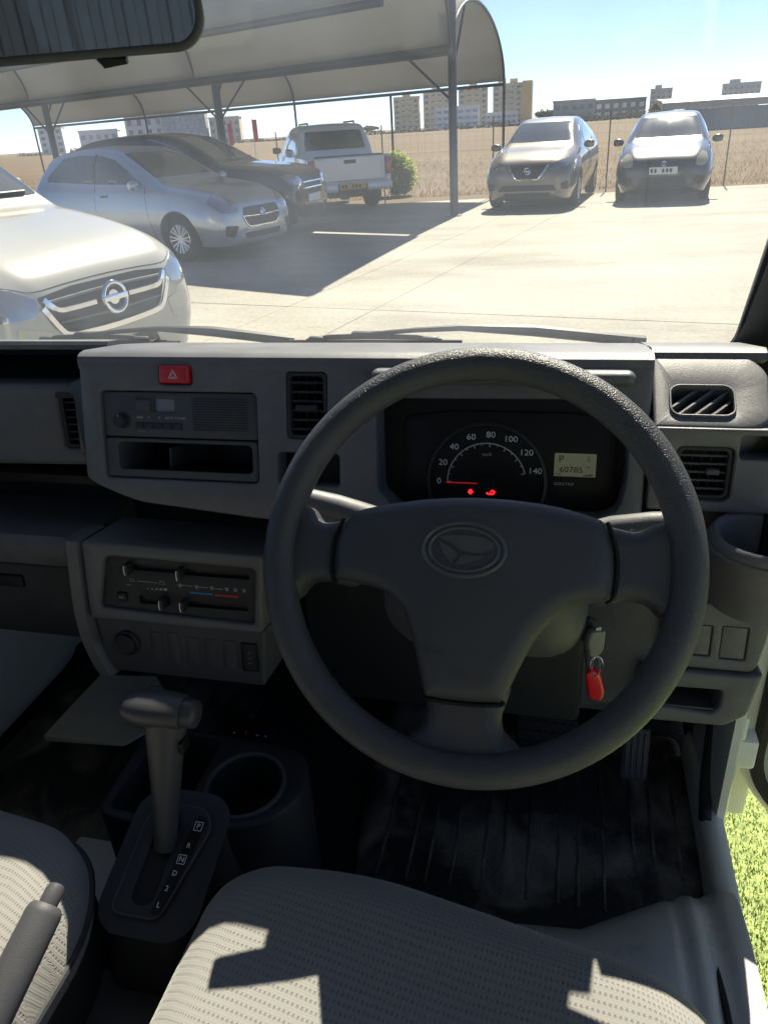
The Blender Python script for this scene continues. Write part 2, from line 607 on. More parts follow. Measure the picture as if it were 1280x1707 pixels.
def catmull(pts, n):
    """resample an open polyline of tuples smoothly, n per segment"""
    out = []
    m = len(pts)
    for i in range(m - 1):
        p0, p1, p2, p3 = pts[max(i - 1, 0)], pts[i], pts[i + 1], pts[min(i + 2, m - 1)]
        for k in range(n):
            t = k / n
            out.append(tuple(0.5 * (2 * b + (c - a) * t + (2 * a - 5 * b + 4 * c - d) * t * t + (3 * b - a - 3 * c + d) * t ** 3) for a, b, c, d in zip(p0, p1, p2, p3)))
    out.append(tuple(pts[-1]))
    return out

# ================================================================== OUTSIDE
def ground_mat(name, c1, c2, scale, bump, rough=0.9, c3=None, fine=60):
    m = bpy.data.materials.new(name); m.use_nodes = True
    nt = m.node_tree; L = nt.links.new
    p = nt.nodes['Principled BSDF']; p.inputs['Roughness'].default_value = rough
    p.inputs['Specular IOR Level'].default_value = 0.25
    tc = nt.nodes.new('ShaderNodeTexCoord')
    n1 = nt.nodes.new('ShaderNodeTexNoise'); n1.inputs['Scale'].default_value = scale; n1.inputs['Detail'].default_value = 9
    n1.inputs['Roughness'].default_value = 0.65
    mp = nt.nodes.new('ShaderNodeMapping'); mp.inputs['Scale'].default_value = (0.35, 1.0, 1.0)
    L(tc.outputs['Object'], mp.inputs['Vector']); L(mp.outputs[0], n1.inputs['Vector'])
    cr = nt.nodes.new('ShaderNodeValToRGB')
    cr.color_ramp.elements[0].position = 0.32; cr.color_ramp.elements[0].color = (*c1, 1)
    cr.color_ramp.elements[1].position = 0.66; cr.color_ramp.elements[1].color = (*c2, 1)
    if c3:
        e = cr.color_ramp.elements.new(0.5); e.color = (*c3, 1)
    L(n1.outputs['Fac'], cr.inputs[0])
    n2 = nt.nodes.new('ShaderNodeTexNoise'); n2.inputs['Scale'].default_value = fine; n2.inputs['Detail'].default_value = 4
    L(tc.outputs['Object'], n2.inputs['Vector'])
    mr = nt.nodes.new('ShaderNodeMapRange'); mr.inputs['From Min'].default_value = .3; mr.inputs['From Max'].default_value = .7
    mr.inputs['To Min'].default_value = 0.86; mr.inputs['To Max'].default_value = 1.12
    L(n2.outputs['Fac'], mr.inputs['Value'])
    vm = nt.nodes.new('ShaderNodeVectorMath'); vm.operation = 'SCALE'
    L(cr.outputs[0], vm.inputs[0]); L(mr.outputs[0], vm.inputs['Scale'])
    L(vm.outputs[0], p.inputs['Base Color'])
    if name == 'concrete':                  # oil drips, tyre scuffs and worn patches
        prev = vm
        for sc_, st_, lo_, hi_, k_ in ((1.1, (1, 1, 1), .58, .70, .84), (3.5, (.12, 1.6, 1), .60, .72, .88), (6.0, (1, 1, 1), .66, .74, .72)):
            mq = nt.nodes.new('ShaderNodeMapping'); mq.inputs['Scale'].default_value = st_; mq.inputs['Rotation'].default_value = (0, 0, R(-14))
            L(tc.outputs['Object'], mq.inputs['Vector'])
            n3 = nt.nodes.new('ShaderNodeTexNoise'); n3.inputs['Scale'].default_value = sc_; n3.inputs['Detail'].default_value = 8; n3.inputs['Roughness'].default_value = .68
            L(mq.outputs[0], n3.inputs['Vector'])
            m3 = nt.nodes.new('ShaderNodeMapRange'); m3.inputs['From Min'].default_value = lo_; m3.inputs['From Max'].default_value = hi_; m3.inputs['To Min'].default_value = 1; m3.inputs['To Max'].default_value = k_
            L(n3.outputs['Fac'], m3.inputs['Value'])
            v3 = nt.nodes.new('ShaderNodeVectorMath'); v3.operation = 'SCALE'
            L(prev.outputs[0], v3.inputs[0]); L(m3.outputs[0], v3.inputs['Scale']); prev = v3
        L(prev.outputs[0], p.inputs['Base Color'])
    b = nt.nodes.new('ShaderNodeBump'); b.inputs['Distance'].default_value = bump
    L(n2.outputs['Fac'], b.inputs['Height']); L(b.outputs[0], p.inputs['Normal'])
    MATS[name] = m
ground_mat('field_soil', (0.072, 0.045, 0.0175), (0.122, 0.083, 0.036), 0.16, 0.02, c3=(0.095, 0.062, 0.025), fine=14)
ground_mat('concrete', (0.205, 0.194, 0.16), (0.325, 0.311, 0.268), 0.9, 0.004, 0.85, c3=(0.285, 0.271, 0.23), fine=26)
ground_mat('joint', (0.20, 0.185, 0.155), (0.26, 0.24, 0.2), 3, 0.004)
mat('turf_green', (0.31, 0.39, 0.14), 0.9, var=0.3, vscale=60)
mat('turf_base', (0.23, 0.295, 0.10), 0.95, bump=0.006, bscale=90, var=0.35, vscale=40)
mat('dry_grass', (0.122, 0.083, 0.036), 0.95, var=0.25, vscale=1.5); translucent('dry_grass', (0.18, 0.12, 0.048), 0.55)
mat('fabric_shade', (0.33, 0.33, 0.325), 0.9, bump=0.01, bscale=2.5, var=0.06, vscale=0.8); translucent('fabric_shade', (0.34, 0.34, 0.335), 0.45)
mat('steel_frame', (0.03, 0.04, 0.052), 0.45, var=0.15, vscale=4)
mat('wire', (0.20, 0.17, 0.13), 0.6)
mat('tan_wall', (0.62, 0.52, 0.36), 0.9, var=0.06, vscale=0.2)
mat('tan_wall_b', (0.60, 0.51, 0.38), 0.9, var=0.06, vscale=0.2)
mat('ochre_wall', (0.60, 0.42, 0.16), 0.9)
mat('white_wall', (0.72, 0.72, 0.70), 0.9, var=0.04, vscale=0.3)
mat('grey_wall', (0.34, 0.34, 0.34), 0.9, var=0.08, vscale=0.3)
mat('dark_wall', (0.12, 0.125, 0.13), 0.9, var=0.08, vscale=0.3)
mat('window_dark', (0.08, 0.10, 0.13), 0.15)
mat('window_blue', (0.16, 0.24, 0.36), 0.2)
mat('leaf', (0.20, 0.27, 0.04), 0.7, var=0.4, vscale=3); translucent('leaf', (0.40, 0.48, 0.08), 0.5)
mat('leaf_dark', (0.045, 0.06, 0.03), 0.8, var=0.4, vscale=0.6)
mat('bark', (0.09, 0.06, 0.04), 0.9, var=0.2)
mat('banner_red', (0.60, 0.04, 0.05), 0.7)
mat('banner_white', (0.7, 0.7, 0.7), 0.7)
mat('roof_sheet', (0.40, 0.375, 0.32), 0.6, var=0.06, vscale=0.6)
mat('corrugated', (0.085, 0.10, 0.12), 0.5, metal=0.2, var=0.08, vscale=1.2)

# ---- ground sheet to the horizon
mb = MB(); mb.add([(-1500, -600, -0.03), (1500, -600, -0.03), (1500, 2200, -0.03), (-1500, 2200, -0.03)], [(0, 1, 2, 3)])
tag(mb.build('field', 'field_soil'), kind='structure')

# ---- concrete yard, poured in bays with open joints
yard = MB(); yard.add([(-60, -14, -0.006), (34, -14, -0.006), (34, 22.2, -0.006), (4.0, 18.75, -0.006), (-4.2, 17.9, -0.006), (-60, 12.0, -0.006)], [(0, 1, 2, 3, 4, 5)])
yo = tag(yard.build('paved_yard', 'joint'), kind='structure')
YE = [(-60, 12.0), (-4.2, 17.9), (4.0, 18.75), (34, 22.2)]
def yedge(x):
    for (a, b), (c, d) in zip(YE, YE[1:]):
        if a <= x <= c: return b + (d - b) * (x - a) / (c - a)
    return 18
jd = Vector((0.20, 0.98)).normalized(); jn = Vector((0.98, -0.20)).normalized()
s1 = Vector((-2.89, 5.94)).dot(jn)
ss = [s1 - 27, s1 - 20, s1 - 13.5, s1 - 9.2, s1 - 4.6, s1, s1 + 0.93, s1 + 5.5, s1 + 10.2, s1 + 15, s1 + 20]
tt = [-13, -6.5, 0.4, 6.4, 13.2, 25]
def clip_poly(poly, a, b):
    """keep the left of a->b"""
    out = []; e = b - a
    side = lambda p: e.x * (p.y - a.y) - e.y * (p.x - a.x)
    for i in range(len(poly)):
        p, q = poly[i], poly[(i + 1) % len(poly)]
        sp_, sq = side(p), side(q)
        if sp_ >= 0: out.append(p)
        if (sp_ >= 0) != (sq >= 0): out.append(p + (q - p) * (sp_ / (sp_ - sq)))
    return out
random.seed(3)
for sa, sb in zip(ss, ss[1:]):
    for ta, tb in zip(tt, tt[1:]):
        g = 0.0035
        q = [jn * (sa + g) + jd * (ta + g), jn * (sb - g) + jd * (ta + g), jn * (sb - g) + jd * (tb - g), jn * (sa + g) + jd * (tb - g)]
        q = [Vector(p) for p in q]
        for (a, b), (c, d) in zip(YE, YE[1:]):
            q = clip_poly(q, Vector((c, d)), Vector((a, b))) if len(q) > 2 else q
        # the green carpet strip beside the van is not concrete
        if len(q) < 3: continue
        ctr = sum(q, Vector((0, 0))) / len(q)
        if ctr.y < -9 or abs(ctr.x) > 30: continue
        z = random.uniform(0, 0.002)
        m_ = MB(); ql = [(p.x, p.y) for p in q]
        n = len(ql)
        vs_ = [(p[0], p[1], 0.004 + z) for p in offset_loop(ccw(ql), -0.004)] + [(p[0], p[1], z) for p in ccw(ql)] + [(p[0], p[1], -0.02) for p in ccw(ql)]
        fs_ = [tuple(range(n))]
        for k in range(n):
            k2 = (k + 1) % n
            fs_ += [(k, n + k, n + k2, k2), (n + k, 2 * n + k, 2 * n + k2, n + k2)]
        m_.add(vs_, fs_)
        m_.build('concrete_slab', 'concrete', yo, smooth=0)

# ---- lime artificial turf laid beside the driver's door
tb_ = MB(); tb_.box((0.36, -4.0, 0.006), (4.6, 3.2, 0.02))
turf = tag(tb_.build('artificial_turf', 'turf_base', smooth=0), kind='structure')
random.seed(11)
m_ = MB(); tv, tf = [], []
for i in range(26000):
    x = 0.37 + (random.random() ** 1.4) * 0.7; y = random.uniform(0.6, 2.0)
    a = random.uniform(0, math.pi * 2); h = random.uniform(0.004, 0.011); w = random.uniform(0.0012, 0.0022)
    lx, ly = random.uniform(-.006, .006), random.uniform(-.006, .006)
    o = len(tv); dx, dy = math.cos(a) * w, math.sin(a) * w
    tv += [(x - dx, y - dy, 0.018), (x + dx, y + dy, 0.018), (x + lx, y + ly, 0.02 + h)]
    tf.append((o, o + 1, o + 2))
m_.add(tv, tf)
tag(m_.build('turf_blades', 'turf_green', turf, smooth=0, merge=0), kind='stuff')

# ---- dry stubble in the field behind the fence
m_ = MB(); tv, tf = [], []
random.seed(5)
for i in range(16000):
    d = 19.6 + 25 * random.random() ** 1.8
    x = random.uniform(-1.2, 1.0) * d * 0.75; y = d + random.uniform(-.2, .2)
    if y < yedge(max(-59, min(33, x))) + 0.5: y = yedge(max(-59, min(33, x))) + random.uniform(0.4, 3)
    h = random.uniform(0.03, 0.12); w = random.uniform(0.005, 0.013)
    a = random.uniform(0, 3.14); o = len(tv)
    tv += [(x - w * math.cos(a), y - w * math.sin(a), -0.03), (x + w * math.cos(a), y + w * math.sin(a), -0.03), (x + random.uniform(-.1, .1), y + random.uniform(-.1, .1), h)]
    tf.append((o, o + 1, o + 2))
m_.add(tv, tf)
tag(m_.build('dry_grass', 'dry_grass', smooth=0, merge=0), 'dry brown stubble covering the field behind the wire fence', 'grass', kind='stuff')

# ---- wire fence along the yard edge: each bay a thing
def fence_bay(x0, x1, n, label):
    p0 = Vector((x0, yedge(x0) + 0.35, 0)); p1 = Vector((x1, yedge(x1) + 0.35, 0))
    t = tag(empty('wire_fence', p0), label, 'fence', 'bays of the wire fence along the yard edge')
    H = 1.55
    MB().tube([p0 + Vector((0, 0, -0.03)), p0 + Vector((0, 0, H + .04))], 0.015, 8).build('post', 'wire', t)
    w = MB()
    d = p1 - p0
    for k in range(9):
        z = 0.08 + k * (H - .1) / 8
        w.tube([p0 + Vector((0, 0, z)), p1 + Vector((0, 0, z))], 0.0013 if k not in (0, 8) else 0.003, 4, cap=False)
    for k in range(1, int(d.length / 0.16)):
        q = p0 + d * (k * 0.16 / d.length)
        w.tube([q + Vector((0, 0, .05)), q + Vector((0, 0, H))], 0.0012, 4, cap=False)
    tag(w.build('wire_mesh', 'wire', t, smooth=0, merge=0), kind='stuff')
fx = [-6.6, -4.2, -1.75, 0.72, 3.2, 5.7, 8.2]
fl = ['fence bay right behind the pickup truck and the green bush', 'fence bay just left of the canopy end post', 'wire fence bay right behind the brown-grey hatchback',
      'wire fence bay between the two hatchbacks facing the van', 'fence bay behind the grey hatchback on the right', 'rightmost bay of the wire fence in view']
for i in range(6): fence_bay(fx[i], fx[i + 1], i, fl[i])

# ---- shade canopy: two fabric vaults on steel posts
def vault(name, label, A, B, run, zA, zB, rise, bays, posts, beams, cat='canopy', grp=None):
    """A,B: right end of the near and far edge; run: vector along the vault to its left end"""
    t = tag(empty(name, (A[0], A[1], 0)), label, cat)
    A = Vector((*A, zA)); B = Vector((*B, zB)); run = Vector((*run, 0))
    def P(s, k):
        b = A.lerp(B, 0.5 - 0.5 * math.cos(math.pi * k)); b = b + run * s
        sag = 0.05 * math.sin(math.pi * ((s * bays) % 1.0)) ** 2
        return b + Vector((0, 0, (rise - sag) * math.sin(math.pi * k)))
    NS, NK = bays * 8, 28
    for j in range(bays):                       # each bay has its own sheet
        m = MB(); vs, fs = [], []
        s0, s1 = j / bays + (0.0015 if j else 0), (j + 1) / bays - 0.0015
        for i in range(9):
            for k in range(NK + 1): vs.append(P(s0 + (s1 - s0) * i / 8, k / NK))
        for i in range(8):
            for k in range(NK): fs.append((i * (NK + 1) + k, i * (NK + 1) + k + 1, (i + 1) * (NK + 1) + k + 1, (i + 1) * (NK + 1) + k))
        m.add(vs, fs)
        o = m.build('fabric_sheet', 'fabric_shade', t)
        md = o.modifiers.new('thick', 'SOLIDIFY'); md.thickness = 0.012
    for j in range(bays + 1):                   # ribs under the sheet
        pts = [P(j / bays, k / 24) - Vector((0, 0, 0.045)) for k in range(25)]
        MB().tube(pts, 0.028, 8).build('rib', 'steel_frame', t)
    for k, rr in beams:
        MB().tube([P(0, k) - Vector((0, 0, 0.06)), P(1, k) - Vector((0, 0, 0.06))], rr, 10).build('beam', 'steel_frame', t)
    for s, k, rr in posts:
        p = P(s, k)
        top = p.z - 0.05
        MB().tube([(p.x, p.y, 0), (p.x, p.y, top)], rr, 12).build('post', 'steel_frame', t)
        MB().box((p.x - .13, p.y - .13, 0.006), (p.x + .13, p.y + .13, 0.022)).build('base_plate', 'steel_frame', t)
        if rr > 0.05:
            for sg in (1, -1):
                q = P(max(0, min(1, s + sg * 0.9 / run.length)), k)
                if 0 < s < 1 or sg * (0.5 - s) > 0:
                    MB().tube([(p.x, p.y, top - 0.75), (q.x, q.y, q.z - 0.08)], 0.022, 8).build('brace', 'steel_frame', t)
            q = P(s, 0.30 if k < .5 else .7)
            MB().tube([(p.x, p.y, top - 0.35), (q.x, q.y, q.z - 0.06)], 0.022, 8).build('brace', 'steel_frame', t)
    return t
far = vault('shade_canopy', 'grey fabric vaulted shade canopy over the pickup, ending at the tall front post', (-2.10, 14.75), (-1.58, 19.1), (-17.1, 7.3), 2.66, 2.30, 1.05, 3,
            [(0, 0, 0.075), (.315, 0, 0.085), (.66, 0, 0.085), (1, 0, .085), (0, 1, 0.03), (0.165, 1, 0.03), (1 / 3, 1, 0.03), (2 / 3, 1, .03), (1, 1, .03)],
            [(0.0, 0.05), (1.0, 0.035), (0.28, 0.03)])
# the tall end post carries a mast above the eave
MB().tube([(-2.10, 14.75, 2.6), (-2.10, 14.75, 3.72)], 0.075, 12).build('mast', 'steel_frame', far)
near = vault('shade_canopy', 'near grey fabric vault of the carport over the silver and black cars', (-2.30, 10.35), (-2.05, 14.22), (-17.1, 7.3), 2.90, 2.66, 1.25, 3,
             [(1, 0, .07)], [(0.0, 0.05), (1.0, 0.07), (0.7, 0.03)])

# ------------------------------------------------------------------ far buildings
def building(name, label, cx, cy, w, d, h, wall, rows, cols, win='window_dark', base=0.0, wh=None, ww=None, roof=None, cat='building', tower=None, balcony=False, grp=None):
    t = tag(empty(name, (cx, cy, 0)), label, cat, grp)
    face = math.atan2(cx, cy)                 # turned towards the yard
    M = Matrix.Translation((cx, cy, 0)) @ Matrix.Rotation(-face * 0.7, 4, 'Z')
    MB().box((-w / 2, 0, -0.5), (w / 2, d, h), M).build('wall', wall, t, smooth=0)
    MB().box((-w / 2 - .2, -.2, h), (w / 2 + .2, d + .2, h + .5), M).build('parapet', roof or wall, t, smooth=0)
    if tower:
        for (tx, tw, th) in tower: MB().box((tx - tw / 2, d * .2, h + .5), (tx + tw / 2, d * .6, h + .5 + th), M).build('roof_block', wall, t, smooth=0)
    ch = h / (rows + 0.25); cw = w / cols
    ww = ww or cw * 0.5; wh = wh or ch * 0.5
    me = None
    for i in range(rows):
        for j in range(cols):
            x = -w / 2 + cw * (j + .5); z = ch * (i + .62)
            if me is None:
                me = MB().box((-ww / 2, -0.12, -wh / 2), (ww / 2, 0.05, wh / 2)).mesh('window', 0)
                me.materials.append(MATS[win])
            o = bpy.data.objects.new('window', me); COL.objects.link(o)
            o.parent = t; o.matrix_parent_inverse = Matrix.Translation((-cx, -cy, 0))
            o.matrix_basis = M @ Matrix.Translation((x, 0, z))
        if balcony:
            z = ch * (i + .28)
            MB().box((-w * .22, -1.2, z), (w * .22, 0, z + 1.0), M).build('balcony', wall, t, smooth=0)
    return t
G = 'far apartment blocks on the skyline'
building('apartment_block', 'narrow tan apartment block standing apart, leftmost on the skyline beyond the field', -85, 429, 13, 12, 15.3, 'tan_wall', 6, 4, tower=[(0, 4, 2.2)], balcony=True, grp=G)
building('apartment_block', 'tan apartment block half hidden by the left of the canopy post', -69, 437, 17, 12, 17.0, 'tan_wall_b', 6, 5, tower=[(-2, 4, 2.4)], balcony=True, grp=G)
building('apartment_block', 'tan apartment block immediately right of the canopy post', -52.5, 443, 15, 12, 18.4, 'tan_wall', 7, 4, tower=[(0, 4, 2.4)], balcony=True, grp=G)
b_ = building('apartment_block', 'tallest tan apartment block with an ochre end wall', -35, 446, 15, 12, 18.6, 'tan_wall_b', 7, 4, tower=[(-3, 4, 2.4), (3, 4, 2.0)], balcony=True, grp=G)
MB().box((-27.4, 444, -0.5), (-22.6, 456, 19.6)).build('end_wall', 'ochre_wall', b_, smooth=0)
building('office_building', 'white low office building in front of the tan blocks', -53, 385, 19.6, 10, 8.6, 'white_wall', 3, 6, win='window_blue', ww=2.4, wh=1.2)
building('office_building', 'white single-row building with blue glazing right of the canopy post', -33.5, 392, 14, 9, 5.2, 'white_wall', 2, 6, win='window_blue', ww=1.8, wh=1.0)
building('house', 'grey flat house behind the roof of the brown-grey hatchback', -1, 312, 14.5, 10, 6.6, 'grey_wall', 2, 5)
b_ = building('unfinished_building', 'dark unfinished concrete building with bright openings', 16, 335, 18.6, 10, 6.4, 'dark_wall', 2, 6, win='white_wall', ww=1.7, wh=1.6)
building('tower_block', 'small grey tower block just above the left end of the pale shed roof', 52, 572, 13, 12, 14.4, 'grey_wall', 5, 4, tower=[(-2, 4, 2)])
building('tower_block', 'wide grey block on the skyline at the far right', 95.5, 550, 21, 12, 14.0, 'grey_wall', 4, 7, tower=[(-4, 6, 2)])
building('house', 'low pale house between the two grey tower blocks', 71, 520, 20, 10, 6.5, 'tan_wall_b', 2, 6)
building('office_building', 'white building seen under the canopy above the black car roof', -169, 310, 15, 10, 11.8, 'white_wall', 3, 4, ww=1.6, wh=2.2)
building('office_building', 'glass fronted building under the canopy beside the white one', -152, 311, 17, 10, 11.6, 'grey_wall', 4, 7, win='window_blue', ww=2.0, wh=2.0)
building('office_building', 'grey brown building left of the red banners', -137, 316, 12, 10, 9.2, 'tan_wall_b', 3, 5)
building('office_building', 'pale low building left of the white one under the canopy', -186, 303, 15, 10, 7.4, 'white_wall', 2, 5, win='window_blue')
building('tower_block', 'lone white tower under the left end of the canopy', -203.5, 297, 9, 9, 9.6, 'white_wall', 4, 3)
# long shed with a pale roof beyond the field on the right
sh = tag(empty('long_shed', (12, 73, 0)), 'long low shed with a pale sheet roof beyond the field', 'shed')
Ms = Matrix.Translation((6.6, 71.5, 0)) @ Matrix.Rotation(R(6), 4, 'Z')
MB().box((0, 0, -0.05), (26, 5, 1.55), Ms).build('wall', 'grey_wall', sh, smooth=0)
for k in range(13):
    m_ = MB(); x0, x1 = k * 2.0 + .01, k * 2.0 + 1.99
    prof = [(-.35, 1.62), (-.35, 2.10), (.2, 2.28), (2.5, 2.42), (5.35, 1.8), (5.35, 1.6), (2.5, 2.2)]
    m_.loft([[(x0, a, b) for a, b in prof], [(x1, a, b) for a, b in prof]], M=Ms)
    m_.build('roof_sheet', 'roof_sheet', sh, smooth=0)

# ------------------------------------------------------------------ plants
def leafy(name, label, cat, cx, cy, rx, ry, rz, cz, n, size, material, seed, trunk=0.05, group=None, base=-0.03):
    rnd = random.Random(seed)
    t = tag(empty(name, (cx, cy, 0)), label, cat, group)
    cl = []
    while len(cl) < 26:
        q = (rnd.uniform(-1, 1), rnd.uniform(-1, 1), rnd.uniform(-1, 1))
        if q[0] ** 2 + q[1] ** 2 + q[2] ** 2 < 1 and q[2] < .75: cl.append((q[0] * .72, q[1] * .72, q[2] * .7, rnd.uniform(.22, .42)))
    vs, fs = [], []
    for i in range(n):
        c = rnd.choice(cl)
        d = Vector((rnd.gauss(0, 1), rnd.gauss(0, 1), rnd.gauss(0, 1))).normalized() * c[3] * rnd.random() ** .4
        x, y, z = cx + (c[0] + d.x) * rx, cy + (c[1] + d.y) * ry, cz + (c[2] + d.z) * rz
        if z < base + .03: z = base + .03 + rnd.random() * .2
        u = Vector((rnd.gauss(0, 1), rnd.gauss(0, 1), rnd.gauss(0, 1))).normalized()
        w = u.cross(Vector((rnd.gauss(0, 1), rnd.gauss(0, 1), rnd.gauss(0, 1)))).normalized()
        s = size * rnd.uniform(.6, 1.3); o = len(vs); p = Vector((x, y, z))
        vs += [p - u * s, p + w * s * .35, p + u * s, p - w * s * .35]; fs.append((o, o + 1, o + 2, o + 3))
    m = MB(); m.add(vs, fs); m.build('crown', material, t, smooth=0, merge=0)
    m = MB()
    for k in range(5):
        a = rnd.uniform(0, 6.28)
        m.tube([(cx, cy, base), (cx + .1 * rx * math.cos(a), cy + .1 * ry * math.sin(a), cz * .5), (cx + .6 * rx * math.cos(a), cy + .6 * ry * math.sin(a), cz + rz * .4)], [trunk, trunk * .7, trunk * .25], 6)
    m.build('trunk', 'bark', t)
leafy('green_bush', 'bright green bush beside the pickup beyond the fence', 'bush', -4.35, 20.2, .62, .5, .62, .52, 8000, .05, 'leaf', 4, .02)
for i, (x, y, r, h, lb) in enumerate([(-11, 318, 5, 3.0, 'dark tree left of the grey flat house'), (6, 345, 5, 3.6, 'dark tree between the grey house and the unfinished building'),
        (33, 356, 6, 2.6, 'dark tree right of the unfinished building'), (-104, 425, 6, 2.2, 'low dark tree left of the first tan block'), (60, 500, 8, 4.2, 'dark tree right of the grey tower block'),
        (84, 505, 7, 4.0, 'dark tree left of the far right block')]):
    leafy('far_tree', lb, 'tree', x, y, r, r * .6, h * .6, h * .9 + .6, 900, .7, 'leaf_dark', 20 + i, .25, 'trees on the skyline')

# red feather banners
for i, (x, y, lb) in enumerate([(-17.9, 41.6, 'red feather banner left of the canopy post'), (-16.6, 41.9, 'red feather banner right of the canopy post')]):
    t = tag(empty('feather_banner', (x, y, 0)), lb, 'banner', 'red feather banners')
    MB().tube([(x, y, -.03), (x, y, 2.4)], .02, 6).build('pole', 'steel', t)
    MB().box((x + .02, y - .01, 1.2 + .1 * i), (x + .26, y + .01, 2.25 + .1 * i), bev=.008).build('flag', 'banner_red', t)

# ------------------------------------------------------------------ vehicles
def paint(name, col, metal=0.35, rough=0.28, dust=0.15):
    mat(name, col, rough, metal=metal, coat=0.9, var=dust * .3, vscale=1.5)
paint('paint_silver', (0.40, 0.43, 0.48), .55, .3)
paint('paint_black', (0.018, 0.019, 0.022), .1, .25)
paint('paint_bronze', (0.17, 0.15, 0.12), .4, .3)
paint('paint_grey', (0.03, 0.035, 0.046), .15, .3)
paint('paint_white', (0.37, 0.365, 0.325), .0, .3, .05)
paint('paint_pick', (0.62, 0.62, 0.63), .15, .3)
mat('car_glass', (0.035, 0.045, 0.045), 0.05, spec=1.0, coat=1.0)
mat('car_trim', (0.012, 0.012, 0.014), 0.5)
mat('tyre', (0.018, 0.018, 0.019), 0.85, bump=.002, bscale=60)
mat('alloy', (0.55, 0.56, 0.58), 0.3, metal=.8)
mat('lamp_clear', (0.30, 0.32, 0.34), 0.14, metal=.75, coat=1)
mat('lamp_yellow', (0.40, 0.375, 0.25), 0.2, metal=.3, coat=1)
mat('lamp_red', (0.45, 0.02, 0.03), 0.2, coat=1)
mat('plate_white', (0.7, 0.7, 0.68), .5)
mat('plate_yellow', (0.72, 0.42, 0.03), .5)
mat('door_gap', (0.01, 0.01, 0.012), .8)
mat('cabin_seat', (0.05, 0.05, 0.055), .8)

def section(x, zb, zs, zt, wb, wm, ws, wt):
    h = zs - zb; g = zt - zs
    return [(0, zb), (.6 * wb, zb), (.93 * wb, zb + .015), (wb, zb + .10 * h + .02), (wm * .995, zb + .42 * h), (wm, zb + .66 * h), (ws * .5 + wm * .5, zb + .90 * h), (ws, zs),
            (ws * .62 + wt * .38 + .012, zs + .40 * g), (wt * .80 + ws * .2 + .004, zs + .74 * g), (wt * .93, zs + .93 * g), (wt * .6, zt - .012 * min(1, g * 4)), (0, zt)]

def car_body(st, n=5):
    """loft: a list of stations (x, zb, zs, zt, wb, wm, ws, wt)"""
    sts = catmull(st, n)
    rings = []
    for s in sts:
        half = catmull(section(*s), 3)
        ring = [(s[0], y, z) for y, z in half] + [(s[0], -y, z) for y, z in half[-2:0:-1]]
        rings.append(ring)
    m = MB(); m.loft(rings)
    return m

class Skin:
    """lays thin panels on a body mesh"""
    def __init__(s, me):
        s.b = BVHTree.FromPolygons([v.co for v in me.vertices], [p.vertices[:] for p in me.polygons])
    def hit(s, a, b, axis):
        o, d = {'front': (Vector((9, a, b)), Vector((-1, 0, 0))), 'rear': (Vector((-9, a, b)), Vector((1, 0, 0))), 'left': (Vector((a, 9, b)), Vector((0, -1, 0))),
                'right': (Vector((a, -9, b)), Vector((0, 1, 0))), 'top': (Vector((a, b, 9)), Vector((0, 0, -1)))}[axis]
        loc, nrm, i, _ = s.b.ray_cast(o, d)
        if loc is None:
            loc, nrm, i, _ = s.b.find_nearest(Vector((a if axis in ('left', 'right', 'top') else (.7 if axis == 'front' else -3), a if axis in ('front', 'rear') else (b if axis == 'top' else (.8 if axis == 'left' else -.8)), b if axis != 'top' else 1)))
        if nrm.dot(d) > 0: nrm = -nrm
        return loc, nrm
    def panel(s, poly, axis, off=.004, sp=.05, thick=.012):
        out = ccw(poly); dense = []
        for i, p in enumerate(out):
            q = out[(i + 1) % len(out)]; n = max(1, int(math.dist(p, q) / sp))
            dense += [(p[0] + (q[0] - p[0]) * k / n, p[1] + (q[1] - p[1]) * k / n) for k in range(n)]
        us = [p[0] for p in dense]; vs = [p[1] for p in dense]; inner = []
        u = min(us) + sp / 2
        while u < max(us):
            v = min(vs) + sp / 2
            while v < max(vs):
                if inside((u, v), dense) and edist((u, v), dense) > sp * .4: inner.append((u, v))
                v += sp
            u += sp
        tv, tf = cdt_fill(dense, [], inner)
        V = []; W = []
        for p in tv:
            l, n_ = s.hit(p[0], p[1], axis); V.append(l + n_ * off); W.append(l - n_ * thick)
        n = len(tv); F = list(tf)
        idx = {(round(p[0], 5), round(p[1], 5)): i for i, p in enumerate(tv)}
        ring = [idx.get((round(p[0], 5), round(p[1], 5))) for p in dense]
        ring = [r for r in ring if r is not None]
        for i in range(len(ring)):
            a, b = ring[i], ring[(i + 1) % len(ring)]
            F.append((a, n + a, n + b, b))
        return MB().add(V + W, F)
    def strip(s, path, axis, w, off=.003, round_=False, h=.01, n=4):
        pts = catmull(path, n) if len(path) > 2 else [tuple(a + (b - a) * k / 12 for a, b in zip(path[0], path[1])) for k in range(13)]
        P3 = [s.hit(p[0], p[1], axis) for p in pts]
        m = MB()
        vs, fs = [], []
        for i, (l, nr) in enumerate(P3):
            t = (P3[min(i + 1, len(P3) - 1)][0] - P3[max(i - 1, 0)][0]).normalized()
            b = t.cross(nr).normalized()
            prof = [(-.5, -h), (-.5, off * .3), (-.3, off), (.3, off), (.5, off * .3), (.5, -h)]
            vs += [l + b * (w * a) + nr * c for a, c in prof]
        k = 6
        for i in range(len(P3) - 1):
            for j in range(k): fs.append((i * k + j, i * k + (j + 1) % k, (i + 1) * k + (j + 1) % k, (i + 1) * k + j))
        fs += [tuple(range(k)), tuple((len(P3) - 1) * k + j for j in range(k))]
        return m.add(vs, fs)

